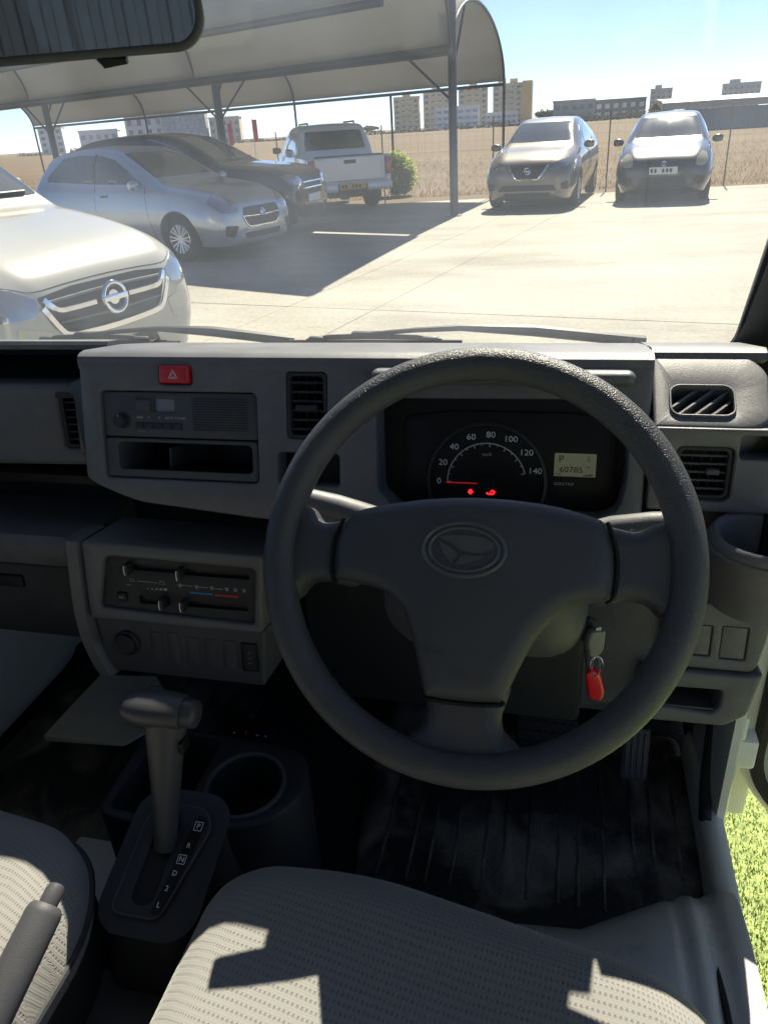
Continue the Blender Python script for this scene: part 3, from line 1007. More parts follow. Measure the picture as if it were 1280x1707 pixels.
def cut_arches(me, axles, r, half, depth=.30):
    ob = bpy.data.objects.new('tmp', me); COL.objects.link(ob)
    cut = []
    for x, z in axles:
        for sg in (1, -1):
            m = MB(); m.lathe([(0, -depth), (r, -depth), (r, .2), (0, .2)], 40)
            c = m.build('cut', None, smooth=0)
            c.matrix_world = Matrix.Translation((x, sg * half, z)) @ Matrix.Rotation(R(-90) * sg, 4, 'X')
            md = ob.modifiers.new('b', 'BOOLEAN'); md.operation = 'DIFFERENCE'; md.object = c; md.solver = 'EXACT'
            cut.append(c)
    bpy.context.view_layer.update()
    dg = bpy.context.evaluated_depsgraph_get()
    res = bpy.data.meshes.new_from_object(ob.evaluated_get(dg))
    for c in cut: bpy.data.objects.remove(c)
    bpy.data.objects.remove(ob)
    for p in res.polygons: p.use_smooth = True
    res.set_sharp_from_angle(angle=R(32))
    return res

WHEEL_CACHE = {}
def wheel(parent, x, y, r, w=.19, spokes=5, rim='alloy', side=1):
    """tyre > rim"""
    key = (r, w, spokes, rim)
    if key not in WHEEL_CACHE:
        ri = r * .66
        m = MB(); h = w / 2
        m.lathe([(ri, -h * .85), (ri + .02, -h), (r - .03, -h), (r - .008, -h * .8), (r, -h * .5), (r, h * .5), (r - .008, h * .8), (r - .03, h), (ri + .02, h), (ri, h * .85)], 40)
        ty = m.mesh('tyre'); ty.materials.append(MATS['tyre'])
        m = MB()
        m.lathe([(ri + .004, h * .8), (ri - .012, h * .92), (ri - .022, h * .7), (ri - .03, -h * .2), (.02, -h * .3), (0, -h * .3)], 32)
        m.lathe([(0, h * .72), (.05, h * .72), (.062, h * .6), (.062, 0)], 20)
        for k in range(spokes):
            a = 2 * math.pi * k / spokes
            for da in (-.11, .11):
                c, s_ = math.cos(a + da), math.sin(a + da)
                m.tube([(.04 * c, .04 * s_, h * .6), ((ri - .012) * math.cos(a + da * 1.5), (ri - .012) * math.sin(a + da * 1.5), h * .72)], [.014, .018], 6)
        rm = m.mesh('rim'); rm.materials.append(MATS[rim])
        WHEEL_CACHE[key] = (ty, rm)
    ty, rm = WHEEL_CACHE[key]
    o = link('wheel', ty, None, parent, True)
    o.matrix_basis = Matrix.Translation((x, y, r)) @ Matrix.Rotation(R(-90) * side, 4, 'X')
    q = link('rim', rm, None, o, True)
    return o

def door_mirror(parent, x, y, z, side, material, s=1.0):
    m = MB()
    rings = []
    for k, (dy, a, b) in enumerate([(0, .03, .03), (.03, .06, .055), (.09, .075, .07), (.16, .07, .065), (.19, .045, .045)]):
        rings.append([(x + a * s * math.cos(t) * (.7), y + side * dy * s, z + b * s * math.sin(t)) for t in [2 * math.pi * i / 14 for i in range(14)]])
    m.loft(rings)
    return m.build('door_mirror', material, parent, local=True)

def car(name, label, loc, yaw, st, material, spec, cat='car', group=None):
    t = tag(empty(name, (loc[0], loc[1], 0.006), R(yaw)), label, cat, group)
    raw = car_body(st).mesh('body', 32)
    sk = Skin(raw)
    wb = spec['wb']; r = spec.get('r', .30); hw = spec['half']
    me = cut_arches(raw, [(0, r + .01), (-wb, r + .01)], r + .055, hw + .05)
    body = link('body', me, material, t, True)
    for x in (0, -wb):
        for sd in (1, -1): wheel(t, x, sd * (hw - .105), r, .19, spec.get('spokes', 5), 'alloy', sd)
    # dark inner wells and underbody so that no daylight shows through
    MB().box((-wb + .5, -hw * .55, .14), (-.45, hw * .55, .40)).build('underbody', 'car_trim', t, local=True)
    for nm, poly, axis, mt, off in spec['panels']:
        pp = [poly] if axis not in ('sides', 'frontpair', 'rearpair') else None
        if axis == 'sides':
            for a in ('left', 'right'): sk.panel(poly, a, off).build(nm, mt, t, local=True)
        elif axis in ('frontpair', 'rearpair'):
            a = axis[:-4]
            sk.panel(poly, a, off, sp=.03).build(nm, mt, t, local=True)
            sk.panel([(-p[0], p[1]) for p in poly], a, off, sp=.03).build(nm, mt, t, local=True)
        else: sk.panel(poly, axis, off, sp=.04).build(nm, mt, t, local=True)
    for nm, path, axis, mt, w, off in spec.get('strips', []):
        if axis == 'sides':
            for a in ('left', 'right'): sk.strip(path, a, w, off).build(nm, mt, t, local=True)
        elif axis == 'frontpair':
            sk.strip(path, 'front', w, off).build(nm, mt, t, local=True)
            sk.strip([(-p[0], p[1]) for p in path], 'front', w, off).build(nm, mt, t, local=True)
        else: sk.strip(path, axis, w, off).build(nm, mt, t, local=True)
    mx, my, mz = spec['mirror']
    for sd in (1, -1): door_mirror(t, mx, sd * my, mz, sd, spec.get('mirror_mat', material))
    return t, sk

def ring_emblem(t, sk, y, z, r, material='chrome', bar=True, axis='front', proud=.02):
    l, n = sk.hit(y, z, axis)
    u = Vector((0, 0, 1)).cross(n).normalized(); v = n.cross(u)
    M = basis(l + n * proud, u, v, n)
    m = MB(); m.loop_tube([(r * math.cos(a), r * math.sin(a), 0) for a in [2 * math.pi * k / 32 for k in range(32)]], r * .16, 8, M)
    if bar: m.box((-r * 1.12, -r * .2, -.004), (r * 1.12, r * .2, r * .16), M, bev=.003)
    m.lathe([(0, -.03), (r * .5, -.03), (r * .5, -.006), (0, -.006)], 16, M)
    return m.build('emblem', material, t, local=True)

SWIFT = [(.83, .34, .50, .56, .30, .36, .34, .26), (.80, .24, .58, .66, .52, .60, .56, .44), (.72, .18, .66, .76, .66, .735, .68, .52), (.55, .165, .75, .85, .74, .81, .74, .56),
         (.30, .165, .83, .915, .77, .84, .765, .60), (0, .165, .885, .965, .78, .845, .775, .62), (-.32, .165, .925, 1.01, .78, .845, .775, .64), (-.46, .165, .94, 1.07, .78, .845, .775, .63),
         (-.80, .165, .955, 1.26, .78, .845, .775, .59), (-1.14, .165, .965, 1.42, .78, .845, .775, .56), (-1.42, .165, .975, 1.485, .78, .845, .775, .55), (-2.0, .165, .99, 1.50, .78, .845, .775, .545),
         (-2.55, .165, 1.01, 1.44, .78, .845, .775, .53), (-2.80, .17, 1.02, 1.33, .77, .84, .76, .52), (-2.94, .20, .98, 1.12, .74, .81, .73, .52), (-3.0, .26, .90, .98, .68, .75, .68, .5), (-3.02, .34, .7, .78, .5, .55, .5, .4)]
side_win = [(-.62, 1.0), (-1.0, 1.21), (-1.22, 1.32), (-1.50, 1.385), (-2.0, 1.40), (-2.35, 1.37), (-2.62, 1.12), (-2.60, 1.07), (-1.6, 1.02)]
def swift_spec(**k):
    d = dict(wb=2.45, r=.30, half=.845, spokes=8, mirror=(-.62, .80, 1.0),
        panels=[('windscreen', rpoly([(-.60, 1.075), (.60, 1.075), (.50, 1.40), (-.50, 1.40)], .04), 'front', 'car_glass', .004),
                ('side_window', rpoly(side_win, .02), 'sides', 'car_glass', .003),
                ('rear_window', rpoly([(-.5, 1.10), (.5, 1.10), (.42, 1.36), (-.42, 1.36)], .03), 'rear', 'car_glass', .004),
                ('headlight', rpoly([(.40, .70), (.50, .60), (.72, .62), (.765, .74), (.66, .82), (.52, .80)], .03), 'frontpair', 'lamp_clear', .006),
                ('grille', rpoly([(-.36, .66), (.36, .66), (.40, .56), (.30, .42), (-.30, .42), (-.40, .56)], .04), 'front', 'car_trim', .004),
                ('fog_lamp_recess', rpoly([(.50, .44), (.70, .46), (.70, .33), (.58, .30)], .03), 'frontpair', 'car_trim', .004),
                ('lower_grille', rpoly([(-.40, .34), (.40, .34), (.36, .26), (-.36, .26)], .02), 'front', 'car_trim', .004)],
        strips=[('door_gap', [(-.45, .24), (-.50, .60), (-.56, .97)], 'sides', 'door_gap', .008, .0015), ('door_gap', [(-1.52, .22), (-1.55, .6), (-1.56, 1.0)], 'sides', 'door_gap', .008, .0015),
                ('window_pillar', [(-1.56, 1.03), (-1.60, 1.22), (-1.62, 1.40)], 'sides', 'car_trim', .06, .006),
                ('grille_frame', [(-.40, .56), (-.30, .42), (0, .41), (.30, .42), (.40, .56)], 'front', 'chrome', .02, .012), ('grille_bar', [(-.38, .55), (0, .54), (.38, .55)], 'front', 'chrome', .018, .012),
                ('door_handle', [(-1.42, .86), (-1.28, .865)], 'sides', 'car_trim', .03, .012), ('bonnet_gap', [(-.70, .80), (-.60, .845)], 'front', 'door_gap', .006, .0015)])
    d.update(k); return d
t, sk = car('hatchback_car', 'silver hatchback in canopy shade, parked side-on with alloy wheels', (-5.0, 10.84), -17.7, SWIFT, 'paint_silver', swift_spec())
ring_emblem(t, sk, 0, .57, .045, bar=False)
sp = swift_spec(spokes=5)
sp['panels'][3] = ('headlight', rpoly([(.52, .72), (.54, .62), (.68, .61), (.74, .70), (.70, .82), (.60, .84)], .05), 'frontpair', 'lamp_yellow', .010)
sp['panels'] += [('number_plate', rrect(-.24, .50, .24, .61, .008), 'front', 'plate_white', .022)]
sp['panels'][4] = ('grille', rpoly([(-.40, .70), (.40, .70), (.36, .60), (-.36, .60)], .03), 'front', 'car_trim', .004)
sp['panels'][6] = ('lower_grille', rpoly([(-.36, .46), (.36, .46), (.44, .28), (-.44, .28)], .03), 'front', 'car_trim', .004)
sp['strips'] = [s for s in sp['strips'] if not s[0].startswith('grille')] + [('bumper_crease', [(.44, .27), (.56, .36), (.60, .46)], 'frontpair', 'paint_grey', .03, .02)]
t, sk = car('hatchback_car', 'dark grey hatchback facing the van, round pale headlights, white plate', (1.66, 16.31), -96.5, SWIFT, 'paint_grey', sp)
ring_emblem(t, sk, 0, .66, .04, bar=False)
l, n_ = sk.hit(0, .555, 'front')
m_ = MB()
for k in (-3, -2, 0, 1, 2): m_.box((l.x + .018, k * .065 - .018, .525), (l.x + .027, k * .065 + .018, .588))
m_.build('plate_marks', 'car_trim', t, local=True)

NOTE = [(.86, .34, .50, .58, .30, .36, .34, .26), (.83, .24, .60, .70, .52, .62, .58, .44), (.74, .18, .70, .82, .66, .74, .69, .52), (.56, .165, .79, .91, .74, .81, .74, .56),
        (.30, .165, .87, .98, .77, .84, .765, .60), (0, .165, .92, 1.02, .78, .845, .775, .62), (-.22, .165, .95, 1.06, .78, .845, .775, .64), (-.36, .165, .96, 1.12, .78, .845, .775, .63),
        (-.75, .165, .985, 1.32, .78, .845, .775, .58), (-1.12, .165, 1.0, 1.47, .78, .845, .775, .55), (-1.5, .165, 1.01, 1.525, .78, .845, .775, .54), (-2.1, .165, 1.03, 1.53, .78, .845, .775, .53),
        (-2.7, .165, 1.05, 1.47, .78, .845, .775, .51), (-3.0, .17, 1.06, 1.36, .77, .84, .76, .5), (-3.16, .20, 1.0, 1.14, .74, .81, .73, .5), (-3.22, .26, .9, .98, .68, .75, .68, .5), (-3.24, .34, .7, .78, .5, .55, .5, .4)]
sp = swift_spec(wb=2.6, mirror=(-.60, .80, 1.04))
sp['panels'] = [('windscreen', rpoly([(-.60, 1.12), (.60, 1.12), (.49, 1.44), (-.49, 1.44)], .04), 'front', 'car_glass', .004),
    ('side_window', rpoly([(-.60, 1.04), (-1.0, 1.27), (-1.25, 1.37), (-1.5, 1.42), (-2.2, 1.43), (-2.7, 1.38), (-2.85, 1.2), (-2.8, 1.12), (-1.6, 1.07)], .02), 'sides', 'car_glass', .003),
    ('headlight', rpoly([(.36, .73), (.42, .66), (.70, .72), (.77, .86), (.66, .86), (.5, .80)], .02), 'frontpair', 'lamp_clear', .006),
    ('grille', rpoly([(-.34, .76), (.34, .76), (.20, .55), (-.20, .55)], .03), 'front', 'car_trim', .004),
    ('lower_grille', rpoly([(-.48, .44), (.48, .44), (.54, .34), (-.54, .34)], .03), 'front', 'car_trim', .004),
    ('lower_grille', rpoly([(-.44, .31), (.44, .31), (.40, .25), (-.40, .25)], .02), 'front', 'car_trim', .004),
    ('fog_lamp_recess', rpoly([(.60, .46), (.72, .50), (.73, .36), (.62, .36)], .02), 'frontpair', 'car_trim', .005)]
sp['strips'] = [('grille_wing', [(.36, .77), (.29, .66), (.20, .545), (.1, .53)], 'frontpair', 'chrome', .035, .014)] + [s for s in swift_spec()['strips'] if s[0] in ('door_gap', 'door_handle')]
t, sk = car('hatchback_car', 'brown-grey hatchback with V-shaped grille parked facing the van', (-.70, 15.92), -97.5, NOTE, 'paint_bronze', sp)
ring_emblem(t, sk, 0, .67, .055)

SUV = [(.90, .40, .62, .70, .40, .46, .44, .36), (.87, .28, .76, .86, .60, .70, .64, .5), (.78, .24, .88, .96, .72, .80, .74, .6), (.5, .24, .98, 1.05, .80, .88, .82, .66),
       (0, .24, 1.04, 1.11, .82, .90, .83, .68), (-.35, .24, 1.08, 1.15, .82, .90, .83, .70), (-.5, .24, 1.09, 1.22, .82, .9, .83, .69), (-.95, .24, 1.1, 1.48, .82, .9, .83, .64), (-1.3, .24, 1.11, 1.61, .82, .9, .83, .62),
       (-1.7, .24, 1.12, 1.66, .82, .9, .83, .61), (-2.4, .24, 1.13, 1.65, .82, .9, .83, .60), (-3.0, .25, 1.14, 1.58, .81, .89, .82, .58), (-3.4, .3, 1.12, 1.40, .78, .86, .78, .56), (-3.52, .36, 1.0, 1.1, .7, .78, .7, .5), (-3.55, .45, .8, .9, .5, .55, .5, .4)]
sp = dict(wb=2.66, r=.34, half=.90, spokes=5, mirror=(-.70, .86, 1.16), panels=[
    ('windscreen', rpoly([(-.64, 1.22), (.64, 1.22), (.54, 1.57), (-.54, 1.57)], .04), 'front', 'car_glass', .004),
    ('side_window', rpoly([(-.72, 1.15), (-1.1, 1.38), (-1.4, 1.50), (-1.8, 1.55), (-2.6, 1.54), (-3.05, 1.42), (-3.0, 1.2), (-1.8, 1.16)], .02), 'sides', 'car_glass', .003),
    ('headlight', rpoly([(.42, .86), (.46, .76), (.76, .80), (.80, .92), (.64, .95)], .02), 'frontpair', 'lamp_clear', .006),
    ('grille', rpoly([(-.40, .88), (.40, .88), (.34, .62), (-.34, .62)], .03), 'front', 'car_trim', .004),
    ('number_plate', rrect(-.26, .50, .26, .61, .008), 'front', 'plate_white', .02)],
    strips=[('grille_bar', [(-.40, .80), (.40, .80)], 'front', 'chrome', .03, .014), ('grille_bar', [(-.37, .71), (.37, .71)], 'front', 'chrome', .03, .014), ('window_trim', [(-.66, 1.12), (-1.2, 1.42), (-1.7, 1.57)], 'sides', 'chrome', .02, .01)])
car('suv_car', 'black estate car under the canopy behind the silver hatchback', (-5.15, 13.2), -4, SUV, 'paint_black', sp)

# white car close on the left, nose towards us
VAN = [(.93, .36, .56, .66, .36, .42, .40, .30), (.91, .27, .68, .80, .56, .64, .60, .46), (.84, .21, .80, .93, .69, .76, .71, .54), (.66, .19, .91, 1.03, .76, .83, .77, .60),
       (.36, .19, 1.0, 1.11, .79, .855, .79, .63), (.05, .19, 1.06, 1.17, .80, .86, .80, .65), (-.16, .19, 1.09, 1.205, .80, .86, .80, .66), (-.28, .19, 1.10, 1.28, .80, .86, .80, .65),
       (-.62, .19, 1.11, 1.55, .80, .86, .80, .61), (-.92, .19, 1.12, 1.74, .80, .86, .80, .59), (-1.3, .19, 1.13, 1.82, .80, .86, .80, .58), (-2.2, .19, 1.14, 1.84, .80, .86, .80, .57), (-3.2, .2, 1.14, 1.80, .80, .86, .80, .56), (-3.5, .25, 1.1, 1.5, .75, .82, .76, .55), (-3.56, .35, .9, 1.1, .6, .66, .6, .5)]
sp = dict(wb=2.6, r=.31, half=.86, spokes=5, mirror=(-.95, .84, 1.26), mirror_mat='car_trim', panels=[
    ('windscreen', rpoly([(-.63, 1.275), (.63, 1.275), (.53, 1.70), (-.53, 1.70)], .04), 'front', 'car_glass', .004),
    ('cowl', rpoly([(-.64, 1.232), (.64, 1.232), (.63, 1.268), (-.63, 1.268)], .01), 'front', 'car_trim', .003),
    ('side_window', rpoly([(-.55, 1.2), (-.85, 1.5), (-1.05, 1.62), (-1.5, 1.66), (-3.0, 1.62), (-3.0, 1.22), (-1.6, 1.2)], .02), 'sides', 'car_glass', .003),
    ('headlight', rpoly([(.50, .79), (.54, .70), (.73, .70), (.79, .84), (.76, .90), (.62, .86)], .02), 'frontpair', 'lamp_clear', .006),
    ('grille', rpoly([(-.50, .80), (-.25, .825), (.25, .825), (.50, .80), (.47, .70), (.36, .565), (-.36, .565), (-.47, .70)], .02), 'front', 'car_trim', .004),
    ('fog_lamp_recess', rpoly([(.46, .60), (.66, .66), (.68, .55), (.50, .47)], .02), 'frontpair', 'lamp_clear', .004),
    ('lower_grille', rpoly([(-.30, .44), (.30, .44), (.34, .33), (-.34, .33)], .02), 'front', 'car_trim', .004)],
    strips=[('grille_bar', [(.13, .705), (.30, .705), (.40, .715), (.47, .785)], 'frontpair', 'chrome', .042, .022), ('grille_frame', [(-.49, .74), (-.42, .61), (-.36, .56), (-.2, .545), (0, .54), (.2, .545), (.36, .56), (.42, .61), (.49, .74)], 'front', 'chrome', .05, .02),
            ('grille_slat', [(-.40, .64), (0, .63), (.40, .64)], 'front', 'plastic', .018, .010), ('grille_slat', [(-.44, .765), (0, .775), (.44, .765)], 'front', 'plastic', .018, .010),
            ('bonnet_gap', [(-.78, .93), (-.6, .865), (-.5, .835), (-.25, .845), (0, .85), (.25, .845), (.5, .835), (.6, .865), (.78, .93)], 'front', 'door_gap', .006, .0015),
            ('wiper', [(-.60, 1.29), (-.1, 1.285)], 'front', 'car_trim', .02, .03), ('wiper', [(.0, 1.29), (.52, 1.285)], 'front', 'car_trim', .02, .03)])
VAN = [(x, zb, zb + (zs - zb) * .955, zb + (zt - zb) * .955, *w) for x, zb, zs, zt, *w in VAN]
def low(p): return [(a, .2 + (b - .2) * .955) for a, b in p]
sp['panels'] = [(n, low(p), a, m, o) for n, p, a, m, o in sp['panels']]; sp['strips'] = [(n, low(p), a, m, w, o) for n, p, a, m, w, o in sp['strips']]
t, sk = car('white_car', 'white car close on the left with chrome grille and round emblem', (-3.58, 4.40), -15.5, VAN, 'paint_white', sp)
ring_emblem(t, sk, 0, .685, .085, proud=.035)

# pickup: tailgate towards us
px = tag(empty('pickup_truck', (-4.94, 16.95, 0.006), R(120)), 'silver pickup truck seen from behind under the canopy, yellow plate', 'pickup')
def pb(nm, lo, hi, mt, bev=.02, par=None): return MB().box(lo, hi, bev=bev).build(nm, mt, par or px, local=True)
cab = [(2.9, .55, .75, .85, .5, .6, .55, .45), (2.8, .45, .9, 1.0, .7, .8, .72, .6), (2.4, .42, 1.02, 1.10, .8, .88, .82, .66), (1.9, .42, 1.08, 1.14, .82, .88, .82, .68), (1.75, .42, 1.1, 1.2, .82, .88, .82, .68), (1.45, .42, 1.12, 1.5, .82, .88, .82, .64), (1.15, .42, 1.13, 1.70, .82, .88, .82, .61),
       (.8, .42, 1.14, 1.76, .82, .88, .82, .60), (.2, .42, 1.14, 1.75, .82, .88, .82, .60), (.0, .42, 1.13, 1.70, .82, .88, .82, .60), (-.12, .42, 1.10, 1.40, .82, .88, .82, .64), (-.2, .44, 1.05, 1.15, .8, .86, .8, .66)]
cab = [(x + .1, zb, zs, 1.1 + (zt - 1.1) * .88 if zt > 1.1 else zt, wb, wm, ws, wt + (.08 if zt > 1.3 else 0)) for x, zb, zs, zt, wb, wm, ws, wt in cab]
raw = car_body(cab).mesh('cab', 32); sk = Skin(raw)
link('cab', raw, 'paint_pick', px, True)
sk.panel(rpoly([(-.66, 1.18), (.66, 1.18), (.60, 1.53), (-.60, 1.53)], .05), 'rear', .004).build('rear_window', 'car_glass', px, local=True)
sk.panel(rpoly([(.15, 1.18), (.18, 1.50), (1.0, 1.55), (1.45, 1.20)], .04), 'left', .003).build('side_window', 'car_glass', px, local=True)
sk.panel(rpoly([(.15, 1.18), (.18, 1.50), (1.0, 1.55), (1.45, 1.20)], .04), 'right', .003).build('side_window', 'car_glass', px, local=True)
pb('bed_floor', (-1.18, -.78, .55), (-.12, .78, .62), 'paint_pick', .005)
for sg in (1, -1):
    m_ = MB(); y0, y1 = sorted((sg * .76, sg * .86))
    m_.box((-1.16, y0, .74), (-.10, y1, 1.06), bev=.02); m_.box((-1.16, y0, .50), (-.50, y1, .742), bev=.01); m_.build('bed_side', 'paint_pick', px, local=True)
    wheel(px, 0 - .02, sg * .74, .36, .22, 6, 'alloy', sg)
    wheel(px, 2.35, sg * .74, .36, .22, 6, 'alloy', sg)
    pb('tail_lamp', (-1.245, sg * .80 - .065, .70), (-1.12, sg * .80 + .065, 1.02), 'lamp_red', .02)
    pb('mud_flap', (-.42, sg * .74 - .12, .16), (-.40, sg * .74 + .12, .48), 'car_trim', .004)
m_ = MB(); m_.pillow(rrect(-.735, .60, .735, 1.06, .03), .02, .03, .045, None, .08, basis((-1.19, 0, 0), (0, -1, 0), (0, 0, 1), (-1, 0, 0)))
tg = m_.build('tailgate', 'paint_pick', px, local=True)
MB().box((-1.225, -.12, .93), (-1.205, .12, 1.0), bev=.01).build('handle', 'car_trim', tg, local=True)
MB().box((-1.20, -.70, 1.055), (-1.14, .70, 1.085), bev=.01).build('top_cap', 'car_trim', tg, local=True)
pb('bumper', (-1.34, -.83, .42), (-1.16, -.30, .58), 'paint_pick', .03)
pb('bumper', (-1.34, .30, .42), (-1.16, .83, .58), 'paint_pick', .03)
pb('bumper_step', (-1.32, -.31, .40), (-1.16, .31, .55), 'car_trim', .01)
pl_ = pb('number_plate', (-1.335, -.27, .46), (-1.322, .27, .575), 'plate_yellow', .003)
m_ = MB()
for k in (-3, -2, 0, 1, 2): m_.box((-1.339, -k * .07 - .02, .485), (-1.333, -k * .07 + .02, .552))
m_.build('plate_marks', 'car_trim', pl_, local=True)
pb('chassis', (-1.1, -.42, .30), (2.6, .42, .50), 'car_trim', .02)
pb('rear_axle', (-.06, -.66, .30), (.04, .66, .42), 'car_trim', .02)
m_ = MB(); m_.tube([(.15, -.5, 1.65), (.15, -.5, 1.69), (1.0, -.5, 1.69), (1.0, -.5, 1.66)], .018, 8); m_.tube([(.15, .5, 1.65), (.15, .5, 1.69), (1.0, .5, 1.69), (1.0, .5, 1.66)], .018, 8)
m_.build('roof_rail', 'steel', px, local=True)
for sd in (1, -1): door_mirror(px, 1.55, sd * .86, 1.2, sd, 'car_trim')

# far scrub and low houses' gardens closing the horizon: reads as one dark band
rnd = random.Random(77); vs_, fs_ = [], []
for i in range(9000):
    x = rnd.uniform(-230, 140); y = rnd.uniform(296, 306) + abs(x) * .05
    hmax = 1.1 + .9 * math.sin(x * .09) * math.sin(x * .031 + 1) + .4 * math.sin(x * .4)
    z = rnd.uniform(-.2, max(.5, hmax)); s_ = rnd.uniform(.25, .6)
    u = Vector((rnd.gauss(0, 1), rnd.gauss(0, 1), rnd.gauss(0, 1))).normalized(); w = u.cross(Vector((.3, .5, .8))).normalized()
    o = len(vs_); p = Vector((x, y, z)); vs_ += [p - u * s_, p + w * s_ * .6, p + u * s_, p - w * s_ * .6]; fs_.append((o, o + 1, o + 2, o + 3))
tag(MB().add(vs_, fs_).build('distant_scrub', 'leaf_dark', smooth=0, merge=0), 'dark band of scrub along the horizon before the far buildings', 'scrub', kind='stuff')

# ================================================================== THE VAN'S CAB
FD = frame((0, .80, 1.272), 15)        # centre fascia
FP = frame((0, .855, 1.262), 60)        # right demister pod
FL = frame((0, .765, 1.2), 6)          # right air vent panel
FS = frame((0, .75, 1.0), 8)           # switch panel low on the right
FH = frame((0, .745, 1.03), 8)         # heater panel
FA = frame((0, .86, 1.215), 8)         # passenger side
FG = frame((0, .80, 1.04), 5)          # glove shelf
dash = tag(empty('dashboard', (-.39, .95, .8)), 'dark grey plastic dashboard with radio, heater sliders and speedometer', 'dashboard')

# ---- dash top: rounded lip, then down to the glass
def sweep(prof, x0, x1, n=1):
    m = MB(); xs = [x0 + (x1 - x0) * k / n for k in range(n + 1)]
    m.loft([[(x, y, z) for y, z in prof] for x in xs])
    return m
lip = [(.7985, 1.258), (.7985, 1.266), (.8015, 1.2725), (.808, 1.2755), (.818, 1.276), (.90, 1.262), (1.0, 1.238), (1.12, 1.205), (1.12, 1.19), (.83, 1.245)]
sweep(lip, -.583, .092, 6).build('top_pad', 'plastic', dash)
lip2 = [(.872, 1.262), (.872, 1.268), (.876, 1.272), (.90, 1.268), (1.0, 1.240), (1.12, 1.205), (1.12, 1.19), (.90, 1.254)]
sweep(lip2, -1.03, -.585, 4).build('top_pad', 'plastic', dash)

# ---- centre fascia with real openings
OUT = rpoly([(-.581, -.005), (-.583, -.150), (-.565, -.160), (-.515, -.178), (-.344, -.192), (.090, -.192), (.092, -.005)], [.006, .008, .01, .02, .02, .004, .004])
h_radio = rrect(-.556, -.040, -.349, -.149, .007)
h_vent = rrect(-.312, -.015, -.262, -.093, .006)
h_blank = rrect(-.324, -.109, -.248, -.148, .005)
h_clu = rpoly([(-.205, -.0435), (.0705, -.0405), (.0735, -.125), (.067, -.160), (.05, -.171), (-.180, -.171), (-.2015, -.150)], [.006, .006, .02, .02, .015, .02, .02])
h_haz = rrect(-.4725, -.0075, -.4305, -.0315, .003)
m_ = MB(); m_.plate(OUT, [h_radio, h_vent, h_blank, h_clu, h_haz], .06, FD, ch=.0025, hole_d=.045)
fas = m_.build('fascia', 'plastic', dash, smooth=50)
# black backs of the openings
for nm, l, dd in (('switch_recess', h_blank, .03),):
    m_ = MB(); m_.plate(offset_loop(ccw(l), .004), [], .004, FD @ T(0, 0, -dd)); m_.build(nm, 'plastic_black', dash)
# hazard button
m_ = MB(); m_.pillow(rrect(-.4712, -.0088, -.4318, -.0302, .0028), .004, .004, .03, lambda u, v: .001, .004, FD)
hz = m_.build('hazard_button', 'red_button', dash)
tri = lambda c, r: [(c[0] + r * math.cos(a), c[1] + r * math.sin(a)) for a in (R(90), R(210), R(330))]
m_ = MB()
for r in (.0068, .0042): m_.loop_tube([(*p, .0056) for k in range(3) for p in [tuple(Vector(tri((-.4515, -.0205), r)[k]).lerp(Vector(tri((-.4515, -.0205), r)[(k + 1) % 3]), q)) for q in (0, .33, .66)]], .00035, 5, FD)
m_.build('warning_triangle', 'print_white', hz, merge=0)

# ---- radio
rad = tag(MB().plate(rrect(-.5545, -.0415, -.3505, -.0965, .004), [rrect(-.4865, -.0495, -.4585, -.0655, .002)], .04, FD @ T(0, 0, -.006), ch=.001, hole_d=.006).build('radio', 'plastic_low', dash))
MB().plate(rrect(-.4875, -.0485, -.4575, -.0665, .002), [], .002, FD @ T(0, 0, -.0105)).build('display', 'lcd_grey', rad)
MB().plate(rrect(-.5085, -.0505, -.4885, -.0645, .0015), [], .004, FD @ T(0, 0, -.0025), ch=.0008).build('eject_key', 'plastic_low', rad)
m_ = MB(); m_.lathe([(0, .012), (.0068, .012), (.0080, .0105), (.0085, .002), (.0105, 0), (.0105, -.003)], 28, FD @ T(-.5285, -.0765, -.006)); kn = m_.build('radio_knob', 'plastic_dark', rad)
MB().box((-.5292, -.0712, .0058), (-.5278, -.0690, .0064), FD).build('pointer', 'print_grey', kn)
for k in range(5):
    u = -.5115 + k * .0128
    MB().pillow(rrect(u, -.0785, u + .0115, -.0865, .001), .0018, .0015, .002, None, .004, FD @ T(0, 0, -.006)).build('preset_key', 'plastic_dark', rad)
for u, s in ((-.5055, 'SEEK'), (-.493, 'V'), (-.479, 'A'), (-.4655, 'AUTO'), (-.4505, 'P.SCAN')):
    letter('lettering', s, .0042, FD @ T(u, -.0725, -.0058), 'print_grey', rad)
for u, s in ((-.5045, 'AM/FM'), (-.492, '1'), (-.479, '2'), (-.4663, '3'), (-.4535, '4')): letter('lettering', s, .0036, FD @ T(u, -.0900, -.0058), 'print_dim', rad)
m_ = MB()
for i in range(24):
    for j in range(13):
        u = -.4335 + i * .0030 + (.0015 if j % 2 else 0); v = -.0485 - j * .0031
        m_.add([(u + .0010 * math.cos(a), v + .0010 * math.sin(a), 0) for a in [k * math.pi / 3 for k in range(6)]], [tuple(range(6))], FD @ T(0, 0, -.0054))
tag(m_.build('speaker_holes', 'plastic_black', rad, smooth=0, merge=0), kind='stuff')
